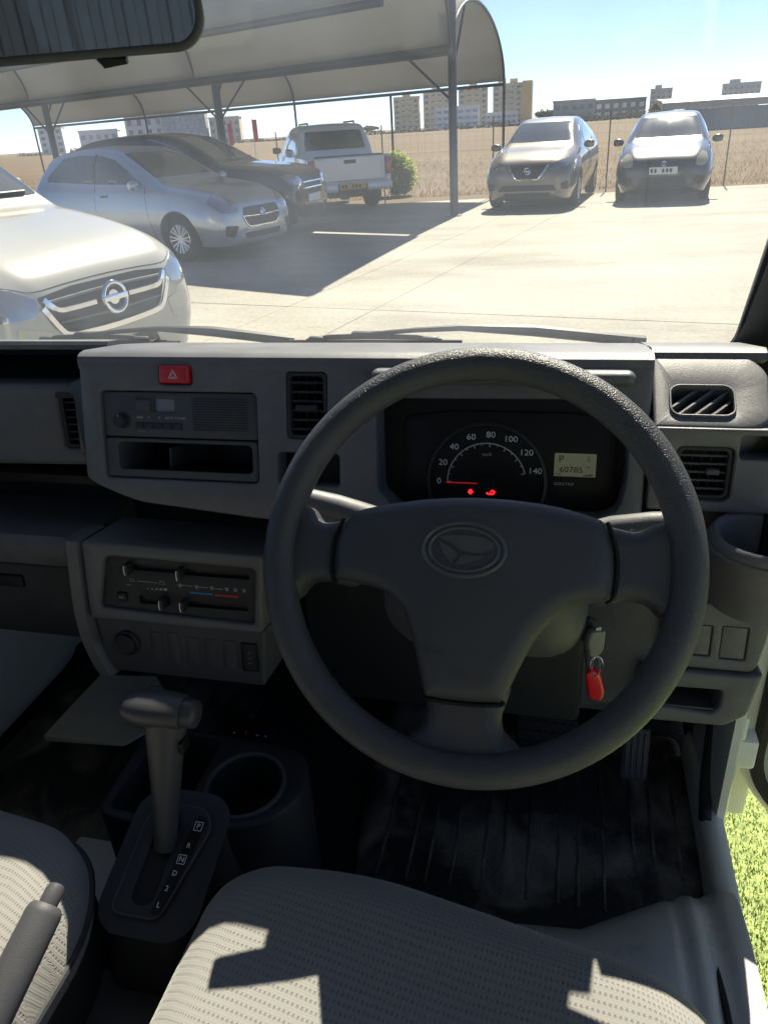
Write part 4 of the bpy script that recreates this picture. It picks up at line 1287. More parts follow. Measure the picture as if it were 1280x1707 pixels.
# pocket under the radio
PK = rrect(-.537, -.103, -.358, -.1375, .006)
m_ = MB(); m_.plate(rrect(-.5545, -.0985, -.3505, -.1475, .005), [PK], .03, FD @ T(0, 0, -.004), ch=.0015, hole_d=.09); pkt = m_.build('storage_pocket', 'plastic_low', dash)
MB().plate(offset_loop(ccw(PK), .003), [], .004, FD @ T(0, 0, -.088)).build('back_panel', 'plastic_black', pkt)
MB().box((-.476, -.136, -.06), (-.4745, -.112, -.02), FD).build('divider', 'plastic_low', pkt)
for u0, u1 in ((-.5375, -.3575),): MB().box((u0, -.1395, -.09), (u1, -.1375, -.006), FD).build('floor_panel', 'plastic_black', pkt)

# ---- vents
def vent(nm, F, u0, v0, u1, v1, rows, cols, r=.006, tab=None, mt='plastic_dark', depth=.018, frame_mt='plastic_dark'):
    u0, u1 = min(u0, u1), max(u0, u1); v0, v1 = min(v0, v1), max(v0, v1)
    m = MB(); m.plate(rrect(u0, v0, u1, v1, r), [rrect(u0 + .0045, v0 + .0045, u1 - .0045, v1 - .0045, r * .7)], depth + .01, F @ T(0, 0, -.002), ch=.0012, hole_d=depth)
    o = m.build(nm, frame_mt, dash)
    MB().plate(rrect(u0 + .003, v0 + .003, u1 - .003, v1 - .003, r), [], .002, F @ T(0, 0, -depth - .022)).build('duct', 'plastic_black', o)
    a, b, c, d = u0 + .004, v0 + .006, u1 - .004, v1 - .006
    me = MB().box((-(c - a) / 2, -.0013, -.010), ((c - a) / 2, .0013, 0), bev=.0005, seg=1).mesh('slat', 30); me.materials.append(MATS[mt])
    for k in range(rows):
        q = link('slat', me, None, o); q.matrix_basis = F @ T((a + c) / 2, b + (d - b) * (k + .5) / rows, -.006) @ Matrix.Rotation(R(-12), 4, 'X')
    mv = MB().box((-.0007, -(d - b) / 2 - .002, -.012), (.0007, (d - b) / 2 + .002, 0)).mesh('vane', 0); mv.materials.append(MATS[mt])
    for k in range(cols):
        q = link('vane', mv, None, o); q.matrix_basis = F @ T(a + (c - a) * (k + .5) / cols, (b + d) / 2, -.017)
    if tab:
        MB().box((tab[0], tab[1] - .003, -.008), (tab[2], tab[1] + .003, .001), F, bev=.001).build('tab', mt, o)
    return o
vent('air_vent', FD, -.3115, -.0155, -.2625, -.0925, 6, 4, tab=(-.300, -.056, -.274))

# ---- instrument cluster: hooded binnacle, dial, display
FC = FD @ T(0, 0, -.042)
clu = MB().plate(offset_loop(ccw(h_clu), .004), [], .004, FC).build('instrument_cluster', 'plastic_black', dash)
m_ = MB(); m_.pillow(rrect(-.206, -.0095, .0735, -.0265, .010), .012, .0082, .05, None, .02, FD @ T(0, 0, .012)); m_.build('binnacle_hood', 'plastic', dash)
m_ = MB(); m_.plate(rpoly([(-.178, -.066), (-.12, -.0585), (.02, -.0585), (.062, -.068), (.068, -.168), (-.180, -.168)], .01), [], .006, FC @ T(0, 0, .004), ch=.0015); m_.build('dial_panel', 'plastic_black', clu)
DC = (-.0805, -.152)
F2 = FC @ T(0, .0112, .0045)
m_ = MB()
an = [R(-22 + 224 * k / 64) for k in range(65)]
for rr, w, hh in ((.0675, .0022, .004),):
    vs_, fs_ = [], []
    for a in an:
        for q, z in ((rr - w, 0), (rr - w * .5, hh), (rr + w, hh * .7), (rr + w, 0)): vs_.append((DC[0] + q * math.cos(a), max(-.178, DC[1] + q * math.sin(a)), z))
    for i in range(64):
        for j in range(3): fs_.append((i * 4 + j, i * 4 + j + 1, (i + 1) * 4 + j + 1, (i + 1) * 4 + j))
    m_.add(vs_, fs_, F2)
m_.build('dial_ring', 'plastic_dark', clu)
# scale arc and ticks: 0 at 181 deg, 140 at 20 deg
def ang(k): return R(181 - k * (181 - 15) / 140.0)
RS = .0455
m_ = MB(); vs_, fs_ = [], []
for i in range(57):
    a = ang(140 * i / 56)
    for q in (RS - .0007, RS + .0007): vs_.append((DC[0] + q * math.cos(a), DC[1] + q * math.sin(a), .0006))
for i in range(56): fs_.append((2 * i, 2 * i + 1, 2 * i + 3, 2 * i + 2))
m_.add(vs_, fs_, F2)
for k in range(0, 141, 10):
    a = ang(k); ln = .0042 if k % 20 == 0 else .0024
    c, s_ = math.cos(a), math.sin(a); w = .0006
    m_.add([(DC[0] + q * c + e * s_, DC[1] + q * s_ - e * c, .0007) for q, e in ((RS - ln, -w), (RS - ln, w), (RS, w), (RS, -w))], [(0, 1, 2, 3)], F2)
m_.build('speed_scale', 'print_grey', clu, smooth=0, merge=0)
for k in range(0, 141, 20):
    a = ang(k); q = .0555 if k < 100 else .0575
    letter('numeral', str(k), .0098, F2 @ T(DC[0] + q * math.cos(a), DC[1] + q * math.sin(a), .0008), 'print_white', clu, 1.1)
letter('lettering', 'km/h', .0055, F2 @ T(DC[0], -.1195, .0008), 'print_grey', clu)
m_ = MB(); m_.box((DC[0] - .047, -.1545, .0015), (DC[0] - .009, -.1532, .0025), F2); m_.build('needle', 'needle_red', clu)
m_ = MB(); m_.lathe([(0, .005), (.008, .005), (.010, .003), (.010, 0)], 24, F2 @ T(DC[0], DC[1] - .002)); m_.build('needle_hub', 'plastic_black', clu)
F2s, F2 = F2, F2 @ T(0, .0035, 0)
m_ = MB(); m_.plate(ellipse(-.0985, -.167, .0022, .0022, 12), [], .0004, F2 @ T(0, 0, .001)); m_.box((-.0998, -.1705, .0006), (-.0972, -.166, .001), F2); m_.box((-.1013, -.1688, .0006), (-.0957, -.1675, .001), F2); m_.build('warning_light', 'telltale', clu)
m_ = MB(); m_.loop_tube([(*p, .0008) for p in rrect(-.0785, -.1700, -.0715, -.1650, .001)], .0004, 5, F2); m_.loop_tube([(*p, .0008) for p in rrect(-.0797, -.1690, -.0703, -.1660, .001)], .0004, 5, F2)
m_.box((-.0754, -.1678, .0006), (-.0746, -.1656, .001), F2); m_.box((-.0754, -.1693, .0006), (-.0746, -.1685, .001), F2); m_.build('warning_light', 'telltale', clu, merge=0)
F2 = F2s
lc = MB().plate(rrect(-.0040, -.1150, .0420, -.1415, .0012), [], .001, F2 @ T(0, 0, .001)).build('trip_display', 'lcd', clu)
letter('lettering', 'P', .012, F2 @ T(.0035, -.1222, .0012), 'lcd_ink', lc)
letter('lettering', '60785', .0092, F2 @ T(.0150, -.1340, .0012), 'lcd_ink', lc, 1.15)
letter('lettering', 'km', .004, F2 @ T(.0335, -.1300, .0012), 'lcd_ink', lc)
letter('lettering', 'ODO', .003, F2 @ T(.001, -.1392, .0012), 'lcd_ink', lc)
m_ = MB()
for k in range(5): m_.box((.028 + k * .0022, -.1405, .0010), (.0296 + k * .0022, -.1395 + k * .0004, .0012), F2)
m_.loop_tube([(*p, .0012) for p in [(.0325, -.118), (.0345, -.1175), (.0345, -.124), (.0325, -.1235)]], .0003, 4, F2)
m_.build('fuel_bars', 'lcd_ink', lc, merge=0)
letter('lettering', 'ODO/TRIP', .0048, F2 @ T(.0075, -.1505, .0008), 'print_grey', clu)

# ---- right edge strip of the fascia and demister pod
m_ = MB(); pod = rpoly([(.0945, .003), (.190, .003), (.211, -.022), (.2085, -.100), (.0945, -.100)], [.003, .03, .02, .004, .003])
hd = rrect(.1125, -.0450, .1730, -.0840, .010)
m_ = MB(); m_.plate(pod, [hd], .05, FP, ch=.003, hole_d=.03); po = m_.build('demister_pod', 'plastic', dash, smooth=50)
sweep([(.852, 1.259), (.856, 1.2655), (.868, 1.268), (1.0, 1.239), (1.12, 1.205), (1.12, 1.18), (.87, 1.25)], .0945, .212, 2).build('top_pad', 'plastic', dash)
m_ = MB(); m_.plate(offset_loop(ccw(hd), .0022), [hd], .012, FP @ T(0, 0, .0025), ch=.001); m_.build('rim', 'plastic', po)
MB().plate(offset_loop(ccw(hd), .004), [], .003, FP @ T(0, 0, -.032)).build('duct', 'plastic_black', po)
for k in range(6):
    u = .0955 + k * .0165
    c0, c1 = (u, -.0865), (u + .046, -.0425)
    # slanted louvre clipped to the opening
    def clipx(p, q, ua, ub):
        (a, b), (c, d) = p, q
        t0 = max(0, (ua - a) / (c - a)); t1 = min(1, (ub - a) / (c - a))
        return (a + (c - a) * t0, b + (d - b) * t0), (a + (c - a) * t1, b + (d - b) * t1)
    p, q = clipx(c0, c1, .1135, .1720)
    if q[0] - p[0] < .006: continue
    d_ = (Vector(q) - Vector(p)).normalized(); n2 = Vector((-d_.y, d_.x)) * .0011
    m_ = MB(); pts = [Vector(p) - n2, Vector(q) - n2, Vector(q) + n2, Vector(p) + n2]
    m_.loft([[(a.x, a.y, -.022) for a in pts], [(a.x, a.y, -.004) for a in pts]], M=FP); m_.build('louvre', 'plastic', po, smooth=0)

# ---- panel with round-cornered vent, small pocket
m_ = MB(); pout = rpoly([(.0945, .012), (.222, .012), (.226, -.078), (.0945, -.078)], .003)
hv = rrect(.1185, -.0075, .1755, -.0665, .008); hp = rrect(.1790, .005, .2150, -.0195, .004)
m_.plate(pout, [hv, hp], .06, FL, ch=.002, hole_d=.03, hole_back=False); m_.build('vent_panel', 'plastic', dash, smooth=50)
vent('air_vent', FL @ T(0, 0, -.003), .1195, -.0085, .1745, -.0655, 5, 5, .007, tab=(.150, -.035, .163), mt='plastic_low')
MB().plate(offset_loop(ccw(hp), .003), [], .003, FL @ T(0, 0, -.028)).build('small_pocket', 'plastic_black', dash)
MB().box((.2135, .760, .98), (.238, 1.05, 1.200), bev=.006).build('dash_end', 'plastic_dark', dash)

# ---- cup holder with bright rims
CU = (.2085, .722)
m_ = MB()
def arcpts(r, z, a0=0, a1=360, n=40, c=CU, sy=1.0): return [(c[0] + r * math.cos(R(a0 + (a1 - a0) * k / n)), c[1] + sy * r * math.sin(R(a0 + (a1 - a0) * k / n)), z) for k in range(n + 1)]
m_.lathe([(.046, .075), (.050, .078), (.054, .075), (.056, .068), (.053, .05), (.050, 0), (.040, -.004), (.036, 0), (.043, .01), (.044, .07)], 40, T(CU[0], CU[1], 1.042), close=True)
cup = m_.build('cup_holder', 'plastic', dash)
m_ = MB(); m_.loop_tube(arcpts(.0565, 1.107, 0, 360, 44)[:-1], .0022, 8); m_.build('rim', 'plastic', cup)
MB().lathe([(0, 0), (.043, 0), (.043, .004), (0, .004)], 30, T(CU[0], CU[1], 1.05)).build('bottom', 'plastic_black', cup)
m_ = MB(); m_.box((.145, .782, .99), (.235, .80, 1.120), bev=.004); m_.build('cup_holder_back', 'plastic_low', dash)

# ---- switch panel, coin slot, column panel
sp_ = rpoly([(.125, .012), (.236, .012), (.236, -.025), (.230, -.062), (.224, -.0705), (.125, -.0705)], [.004, .004, .004, .008, .006, .004])
b1 = rrect(.1565, -.0155, .1785, -.0545, .002); b2 = rrect(.1885, -.0150, .2160, -.0560, .002)
m_ = MB(); m_.plate(sp_, [b1, b2], .03, FS, ch=.002, hole_d=.006); m_.build('switch_panel', 'plastic', dash, smooth=50)
for b in (b1, b2): MB().plate(offset_loop(ccw(b), -.0008), [], .02, FS @ T(0, 0, -.0015), ch=.001).build('switch_blank', 'plastic', dash)
m_ = MB(); lb = rpoly([(.105, -.0725), (.222, -.0725), (.237, -.066), (.226, -.124), (.202, -.141), (.105, -.143)], [.004, .003, .006, .012, .012, .004]); sl_ = rpoly([(.122, -.096), (.196, -.094), (.195, -.116), (.188, -.125), (.122, -.121)], [.004, .004, .006, .005, .004])
m_.plate(lb, [sl_], .05, FS @ T(0, 0, .006), ch=.004, hole_d=.05); m_.build('coin_tray', 'plastic', dash, smooth=50)
MB().plate(offset_loop(ccw(sl_), .004), [], .003, FS @ T(0, 0, -.04)).build('slot_back', 'plastic_black', dash)
MB().box((.122, -.1225, -.045), (.19, -.1205, .002), FS).build('slot_floor', 'plastic_low', dash)
m_ = MB(); m_.plate(rpoly([(.040, .09), (.150, .09), (.150, -.09), (.120, -.110), (.066, -.140), (.050, -.135), (.040, -.05)], .008), [], .02, FS @ T(0, 0, -.010), ch=.004); m_.build('column_panel', 'plastic_low', dash, smooth=50)

# ---- passenger side
pa = rpoly([(-1.03, .0), (-.652, .002), (-.636, -.008), (-.640, -.112), (-1.03, -.122)], [.004, .01, .015, .01, .004])
hvp = rrect(-.6725, -.012, -.6415, -.088, .006)
m_ = MB(); m_.plate(pa, [hvp], .05, FA, ch=.008, hole_d=.03); m_.build('passenger_panel', 'plastic', dash, smooth=50)
vent('air_vent', FA @ T(0, 0, -.003), -.6715, -.013, -.6425, -.087, 6, 2, .005, mt='plastic_dark')
MB().box((-1.03, .86, 1.198), (-.58, 1.06, 1.206)).build('tray_floor', 'plastic_dark', dash)
MB().box((-1.03, 1.045, 1.2), (-.58, 1.055, 1.226)).build('tray_back', 'plastic_black', dash)
m_ = MB(); m_.loft([[(-.640, y, z) for y, z in [(.852, 1.222), (.845, 1.10), (1.0, 1.10), (1.0, 1.23)]], [(-.583, y, z) for y, z in [(.83, 1.24), (.81, 1.10), (1.0, 1.10), (1.0, 1.245)]]]); m_.build('tower_side', 'plastic_low', dash)
# recess between the upper and lower dash
MB().box((-1.03, .93, .80), (.236, .95, 1.20)).build('recess_back', 'plastic_dark', dash)
MB().box((-1.03, .84, 1.078), (.09, .94, 1.090)).build('recess_roof', 'plastic_black', dash)
# shelf lip and glove box
m_ = MB(); m_.loft([[(x, y, z) for y, z in [(.800, 1.012), (.793, 1.006), (.790, .990), (.795, .966), (.83, .955), (.93, .957), (.93, 1.008)]] for x in (-1.03, -.8, -.640)]); m_.build('glove_shelf', 'plastic', dash)
m_ = MB(); m_.plate(rrect(-1.03, -.087, -.642, -.208, .006), [], .05, FG @ T(0, 0, -.022), ch=.004); gb = m_.build('glove_box', 'plastic_low', dash)
MB().box((-.835, -.105, -.024), (-.775, -.125, -.016), FG, bev=.003).build('latch', 'plastic_dark', gb)

# ---- heater panel
ho = rpoly([(-.606, .010), (-.352, .006), (-.361, -.103), (-.611, -.103)], .006)
hh = rpoly([(-.574, -.0085), (-.362, -.0120), (-.371, -.0920), (-.594, -.0855)], [.008, .006, .008, .012])
m_ = MB(); m_.plate(ho, [hh], .10, FH, ch=.003, hole_d=.008); hp_ = m_.build('heater_panel', 'plastic', dash, smooth=50)
MB().plate(offset_loop(ccw(hh), .003), [rrect(-.547, -.020, -.476, -.0285, .003), rrect(-.471, -.0215, -.374, -.0300, .003), rrect(-.536, -.0655, -.492, -.0770, .003), rrect(-.471, -.0670, -.380, -.0755, .003)], .004, FH @ T(0, 0, -.0065), ch=.0006, hole_d=.006).build('heater_face', 'plastic_dark', hp_)
for a, b, c, d in ((-.547, -.020, -.476, -.0285), (-.471, -.0215, -.374, -.0300), (-.536, -.0655, -.492, -.0770), (-.471, -.0670, -.380, -.0755)):
    MB().plate(rrect(a - .002, b + .002, c + .002, d - .002, .003), [], .002, FH @ T(0, 0, -.0125)).build('slot', 'plastic_black', hp_)
for u, v in ((-.5425, -.0245), (-.4680, -.0265), (-.4985, -.0712), (-.4685, -.0715)):
    m_ = MB(); m_.box((u - .0035, v - .0075, -.012), (u + .0035, v + .0075, .006), FH, bev=.0015); s_ = m_.build('slider', 'plastic_dark', hp_)
    m_ = MB(); m_.tube([(u - .0008, v - .0066, .0062), (u - .0012, v - .003, .0070), (u - .0012, v + .003, .0070), (u - .0008, v + .0066, .0062)], .0008, 6, M=FH); m_.build('pointer', 'print_white', s_)
MB().pillow(rrect(-.5665, -.062, -.5525, -.0745, .0015), .002, .002, .006, None, .004, FH @ T(0, 0, -.005)).build('recirculation_button', 'plastic_black', hp_)
letter('lettering', 'A/C', .0048, FH @ T(-.5595, -.0683, -.0025), 'print_grey', hp_)
def icon(path, w=.0005, mt='print_grey', closed=False):
    m = MB()
    if closed: m.loop_tube([(*p, -.0058) for p in path], w, 4, FH)
    else: m.tube([(*p, -.0058) for p in path], w, 4, M=FH)
    return m.build('symbol', mt, hp_, smooth=0)
icon([(-.534, -.0437), (-.505, -.0442)])
icon([(-.546, -.0445), (-.5445, -.0415), (-.541, -.041), (-.538, -.0445)], closed=True); icon([(-.503, -.0455), (-.501, -.0415), (-.496, -.0415), (-.494, -.0455)], closed=True)
icon([(-.470, -.0447), (-.455, -.045)]); icon([(-.446, -.0455), (-.433, -.0456)]); icon([(-.424, -.046), (-.412, -.0462)])
for u in (-.4735, -.450, -.4285, -.4075, -.3955, -.3835):
    icon([(u - .002, -.0435), (u, -.0462), (u + .0015, -.0475)]); icon(ellipse(u + .0015, -.0445, .0012, .0012, 8), closed=True)
    icon([(u - .001, -.0475), (u + .003, -.047)])
letter('lettering', 'MAX', .0032, FH @ T(-.5475, -.0505, -.0058), 'print_grey', hp_)
m_ = MB(); [m_.box((-.5215 + k * .0062, -.0545, -.0062), (-.5215 + k * .0062 + .0022 + .0006 * k, -.0535 + .0005 * k, -.0056), FH) for k in range(5)]; m_.build('fan_scale', 'print_grey', hp_)
m_ = MB(); [m_.box((-.4600 + k * .0112, -.0555, -.0062), (-.4600 + k * .0112 + .0102, -.0533, -.0056), FH) for k in range(3)]; m_.build('cold_scale', 'print_blue', hp_)
m_ = MB(); [m_.box((-.4240 + k * .0112, -.0562, -.0062), (-.4240 + k * .0112 + .0102, -.0540, -.0056), FH) for k in range(3)]; m_.build('hot_scale', 'print_red', hp_)
m_ = MB(); m_.plate(rpoly([(-.612, -.1035), (-.361, -.1035), (-.368, -.188), (-.602, -.188)], .006), [], .10, FH @ T(0, 0, -.010), ch=.003); lowp = m_.build('lower_panel', 'plastic_low', dash, smooth=50)
m_ = MB(); m_.loft([[FH @ Vector((u, v, w)) for u, w in ((-.634 + du, -.06), (-.634 + du, -.006), (-.628 + du, .001), (-.612 + du, .001), (-.6075 + du, -.01), (-.6075 + du, -.06))] for v, du in ((.010, .0), (-.05, -.004), (-.10, -.006), (-.14, -.002), (-.172, .008), (-.192, .018))]); m_.build('side_cheek', 'plastic', dash)
m_ = MB(); m_.lathe([(.0185, 0), (.0185, .004), (.0165, .006), (.0150, .004), (.0150, .010), (.0125, .012), (0, .011)], 28, FH @ T(-.565, -.1405, -.010)); m_.build('lighter_socket', 'plastic_dark', lowp)
for a, b, c, d in ((-.5295, -.120, -.5120, -.1670), (-.5045, -.1185, -.4875, -.1680), (-.4770, -.1230, -.4580, -.1650), (-.4495, -.1230, -.4315, -.1650), (-.4215, -.1230, -.4040, -.1650)):
    MB().plate(rrect(a, b, c, d, .0015), [], .006, FH @ T(0, 0, -.0085), ch=.0012).build('switch_blank', 'plastic_low', lowp)
lv = MB().plate(rrect(-.3965, -.1235, -.3735, -.1655, .002), [rrect(-.3945, -.1255, -.3755, -.1635, .0015)], .006, FH @ T(0, 0, -.0072), ch=.0008).build('headlight_level_switch', 'plastic_black', lowp)
MB().plate(rrect(-.3948, -.1252, -.3752, -.1638, .0015), [], .004, FH @ T(0, 0, -.0085), ch=.0006).build('rocker', 'plastic_dark', lv)
for v in (-.138, -.146, -.153): letter('lettering', 'o=', .005, FH @ T(-.385, v, -.0083), 'print_dim', lv)
# fuse/OBD bracket under the heater panel
m_ = MB(); m_.box((-.508, .845, .622), (-.43, .87, .642), bev=.002); uo = m_.build('socket_bracket', 'plastic_black', dash)
for x in (-.495, -.455, -.441): MB().lathe([(0, .001), (.0022, .001), (.0028, 0)], 12, basis((x, .8445, .632), (1, 0, 0), (0, 0, 1), (0, -1, 0))).build('terminal', 'steel', uo)
MB().box((-.476, .8435, .628), (-.472, .846, .640)).build('fuse', 'print_red', uo)
# knee bolster behind the wheel, firewall liner
MB().box((-.36, .88, .70), (.05, .93, 1.08), bev=.01).build('knee_panel', 'plastic_dark', dash)

# ================================================================== steering wheel
FW = frame((-.067, .567, 1.158), 35)
sw = tag(empty('steering_wheel', (-.067, .567, 1.158)), 'dark grey three-spoke steering wheel with oval emblem on the airbag cover', 'steering wheel')
m_ = MB(); m_.loop_tube([(.1755 * math.cos(2 * math.pi * k / 128), .1755 * math.sin(2 * math.pi * k / 128), .012) for k in range(128)], .0150, 24, FW)
m_.build('rim', 'wheel_skin', sw, smooth=60)
PAD = [(-.1152, .0286), (-.108, .0355), (-.0969, .0404), (-.0489, .0497), (.0033, .0538), (.0541, .0516), (.0839, .0464), (.1, .042), (.1084, .0372), (.1148, .0211), (.1179, .004), (.1175, -.012), (.1158, -.0230), (.1105, -.0285), (.0994, -.0298),
       (.0783, -.0383), (.0622, -.0544), (.0511, -.0726), (.0411, -.0955), (.0345, -.112), (.0300, -.1180), (-.0005, -.1200), (-.0300, -.1190), (-.0345, -.115), (-.0392, -.0984), (-.0477, -.0689), (-.0586, -.0442), (-.0745, -.0325), (-.0965, -.0278), (-.1170, -.0262), (-.1214, -.0220), (-.1231, -.0068), (-.1221, .012)]
PAD = [tuple(p) for p in catmull([*PAD, PAD[0]], 2)[:-1]]
def pdome(u, v): return .013 * max(0, 1 - (u / .15) ** 2 - ((v + .01) / .16) ** 2)
PW, PH = .006, .016
m_ = MB(); m_.pillow(PAD, PH, .016, .03, pdome, .006, FW @ T(0, 0, PW), 2.2); pad = m_.build('airbag_cover', 'pad_skin', sw, smooth=70)
def psurf(u, v): return PW + PH + pdome(u, v)
for pts in ([(-.100, .034), (-.1300, .0265), (-.1430, .0280), (-.1540, .0400), (-.1760, .036), (-.1760, -.044), (-.1585, -.0440), (-.1480, -.0310), (-.1330, -.0270), (-.100, -.026)],
            [(.094, .040), (.1200, .0345), (.1360, .0330), (.1530, .0420), (.1760, .036), (.1760, -.040), (.1560, -.0370), (.1440, -.0270), (.1260, -.0255), (.094, -.028)],
            [(-.0335, -.100), (.0335, -.100), (.0315, -.130), (.0345, -.1440), (.0480, -.1570), (.044, -.176), (-.044, -.176), (-.0480, -.1580), (-.0355, -.1450), (-.0325, -.132)]):
    m_ = MB(); m_.pillow([tuple(p) for p in catmull([*pts, pts[0]], 3)[:-1]], .014, .014, .012, lambda u, v: .006 * max(0, 1 - (math.hypot(u, v) / .17) ** 2), .006, FW @ T(0, 0, .001), 2.2); m_.build('spoke', 'wheel_skin', sw, smooth=70)
_lp = offset_loop(ccw(PAD), .0010)
for cond in (lambda p: p[0] < -.1135, lambda p: p[0] > .1065, lambda p: p[1] < -.1125):
    k0 = next(i for i in range(len(_lp)) if cond(_lp[i]) and not cond(_lp[i - 1])); seg_ = []
    while cond(_lp[k0 % len(_lp)]): seg_.append((*_lp[k0 % len(_lp)], .0195)); k0 += 1
    m_ = MB(); m_.tube(seg_, .0019, 6, M=FW); m_.build('seam', 'plastic_black', pad)
EC = (-.0060, .0068)
def on_pad(pts, dz): return [tuple(FW @ Vector((p[0], p[1], psurf(*p) + dz))) for p in pts]
m_ = MB(); m_.loop_tube(on_pad(ellipse(*EC, .0345, .0225, 64), -.0004), .0021, 8); m_.loop_tube(on_pad(ellipse(*EC, .0290, .0182, 64), -.0002), .0015, 8); em = m_.build('emblem', 'emblem_satin', pad, merge=0)
LG = [[(-.0295, .0165), (-.004, .0185), (.0110, .0170), (.0195, .0125), (.0175, .0070), (.0080, .0035), (-.0075, .0052), (-.0160, .0110)], [(-.0285, .0135), (-.0175, .0085), (-.0105, .0020), (-.0150, -.0060), (-.0195, -.0020), (-.0245, .0060)], [(-.0120, -.0070), (-.0060, .0022), (.0065, .0010), (.0145, .0040), (.0075, -.0020), (-.0020, -.0055)]]
m_ = MB()
for l in LG:
    l = rpoly([(p[0] - .0005, p[1] * 1.0 + .0005) for p in l], .001, 3); v, f = cdt_fill(ccw(l), [])
    a = on_pad(v, .0011); n = len(a); lo = on_pad(v, -.002); m_.add(a + lo, f)
    idx = {(round(p[0], 6), round(p[1], 6)): i for i, p in enumerate(v)}; ring = [idx[(round(p[0], 6), round(p[1], 6))] for p in ccw(l) if (round(p[0], 6), round(p[1], 6)) in idx]
    m_.add(a + lo, [(ring[i], ring[(i + 1) % len(ring)], n + ring[(i + 1) % len(ring)], n + ring[i]) for i in range(len(ring))])
m_.build('emblem_mark', 'emblem_satin', em, smooth=20)
letter('lettering', 'SRS AIRBAG', .0088, FW @ T(-.0055, -.0788, psurf(-.005, -.079) - .0002), 'pad_skin', pad, 1.25, .0003)
m_ = MB(); m_.loop_tube(on_pad(rrect(-.0105, -.0915, .001, -.0965, .0015), .0001), .0004, 5); m_.build('moulded_mark', 'pad_skin', pad)

# ---- column shroud, stalks, key
cs = tag(empty('steering_column', (-.067, .70, .95)), 'dark plastic steering column shroud with stalks behind the wheel', 'steering column')
ax_ = Vector((0, math.cos(R(35)), -math.sin(R(35)))); upc = Vector((0, math.sin(R(35)), math.cos(R(35))))
m_ = MB(); rings = []
for s, hw, hu, hd in ((.035, .040, .030, .035), (.05, .075, .045, .060), (.09, .098, .050, .078), (.16, .106, .052, .086), (.22, .104, .05, .086), (.30, .09, .045, .07)):
    c = Vector((-.067, .567, 1.158)) + ax_ * s
    rings.append([tuple(c + Vector((1, 0, 0)) * (p[0]) + upc * p[1]) for p in rrect(-hw, -hd, hw, hu, min(hw, hd) * .55, 6)])
m_.loft(rings); shroud = m_.build('shroud', 'plastic_low', cs, smooth=60)
m_ = MB(); m_.tube([(-.140, .668, 1.120), (-.185, .664, 1.142), (-.220, .660, 1.155), (-.250, .656, 1.165)], [.014, .0145, .014, .012], 16); st = m_.build('wiper_stalk', 'plastic', cs)
m_ = MB(); m_.tube([(.01, .668, 1.128), (.055, .664, 1.146), (.09, .659, 1.155), (.118, .655, 1.160)], [.012, .0125, .0125, .012], 16); m_.lathe([(0, .018), (.011, .018), (.0145, .014), (.0145, 0), (.012, -.002)], 20, basis((.112, .656, 1.159), (0, .1, 1), (0, -1, .1), (1, 0, .1))); m_.build('light_stalk', 'plastic', cs)
letter('lettering', 'AUTO', .005, basis((.076, .6500, 1.1550), (1, 0, .2), (0, .4, .9), (0, -.9, .4)), 'print_white', cs)
m_ = MB(); m_.lathe([(.016, 0), (.016, .006), (.013, .009), (0, .009)], 24, basis((.036, .668, 1.024), (0, 0, 1), (.5, .3, 0), (.85, -.5, 0))); m_.build('ignition_lock', 'plastic_dark', cs)

key = tag(empty('ignition_key', (.046, .66, 1.01)), 'ignition key with grey head hanging a red tag', 'key')
KM = basis((.0475, .655, 1.016), (.90, .42, 0), (0.05, -.1, .99), (.42, -.90, .0))
m_ = MB(); m_.pillow(rpoly([(-.0085, .019), (.0085, .017), (.0095, -.010), (.004, -.019), (-.006, -.017), (-.011, .004)], .004), .0035, .003, .004, None, .004, KM); m_.build('key_head', 'key_grey', key)
m_ = MB(); m_.box((-.003, .015, -.003), (.003, .022, .001), KM); m_.box((-.004, -.002, -.02), (.004, .0, -.002), KM); m_.build('key_blade', 'steel', key)
m_ = MB(); m_.loop_tube([(.0505 + .0065 * math.cos(a), .655, .988 + .011 * math.sin(a)) for a in [2 * math.pi * k / 24 for k in range(24)]], .0006, 6); m_.loop_tube([(.0500 + .004 * math.cos(a), .655 + .005 * math.sin(a), .985 + .010 * math.sin(a)) for a in [2 * math.pi * k / 24 for k in range(24)]], .0006, 6); m_.build('key_ring', 'chrome', key, merge=0)
KT = basis((.0495, .655, .962), (.95, .05, .28), (-.28, .0, .95), (0, -1, .05))
m_ = MB(); m_.pillow(rpoly([(-.0095, -.016), (.0025, -.023), (.0085, -.012), (.0095, .012), (.003, .022), (-.006, .016)], .004), .0035, .003, .005, None, .005, KT); m_.build('red_tag', 'tag_red', key)

# ---- pedals
bp = tag(empty('brake_pedal', (.005, 1.0, .58)), 'wide black rubber brake pedal under the steering column', 'pedal', 'pedals')
BM = basis((.005, .99, .576), (1, 0, 0), (0, .35, .94), (0, -.94, .35))
m_ = MB(); m_.pillow(rrect(-.052, -.03, .052, .03, .008), .008, .006, .008, None, .01, BM); brk = m_.build('pad', 'rubber', bp)
for i in range(7):
    for j in range(3): MB().lathe([(.004, 0), (.0035, .003), (0, .003)], 8, BM @ T(-.042 + i * .014, -.018 + j * .018, .008)).build('stud', 'rubber', brk)
m_ = MB(); m_.tube([(.03, 1.0, .60), (.035, 1.03, .72), (.035, 1.06, .90)], .008, 8); m_.build('arm', 'plastic_black', bp)
ap = tag(empty('accelerator_pedal', (.144, .95, .585)), 'narrow ribbed accelerator pedal right of the brake', 'pedal', 'pedals')
AM = basis((.144, .95, .588), (1, .1, 0), (0, .25, .97), (0, -.97, .25))
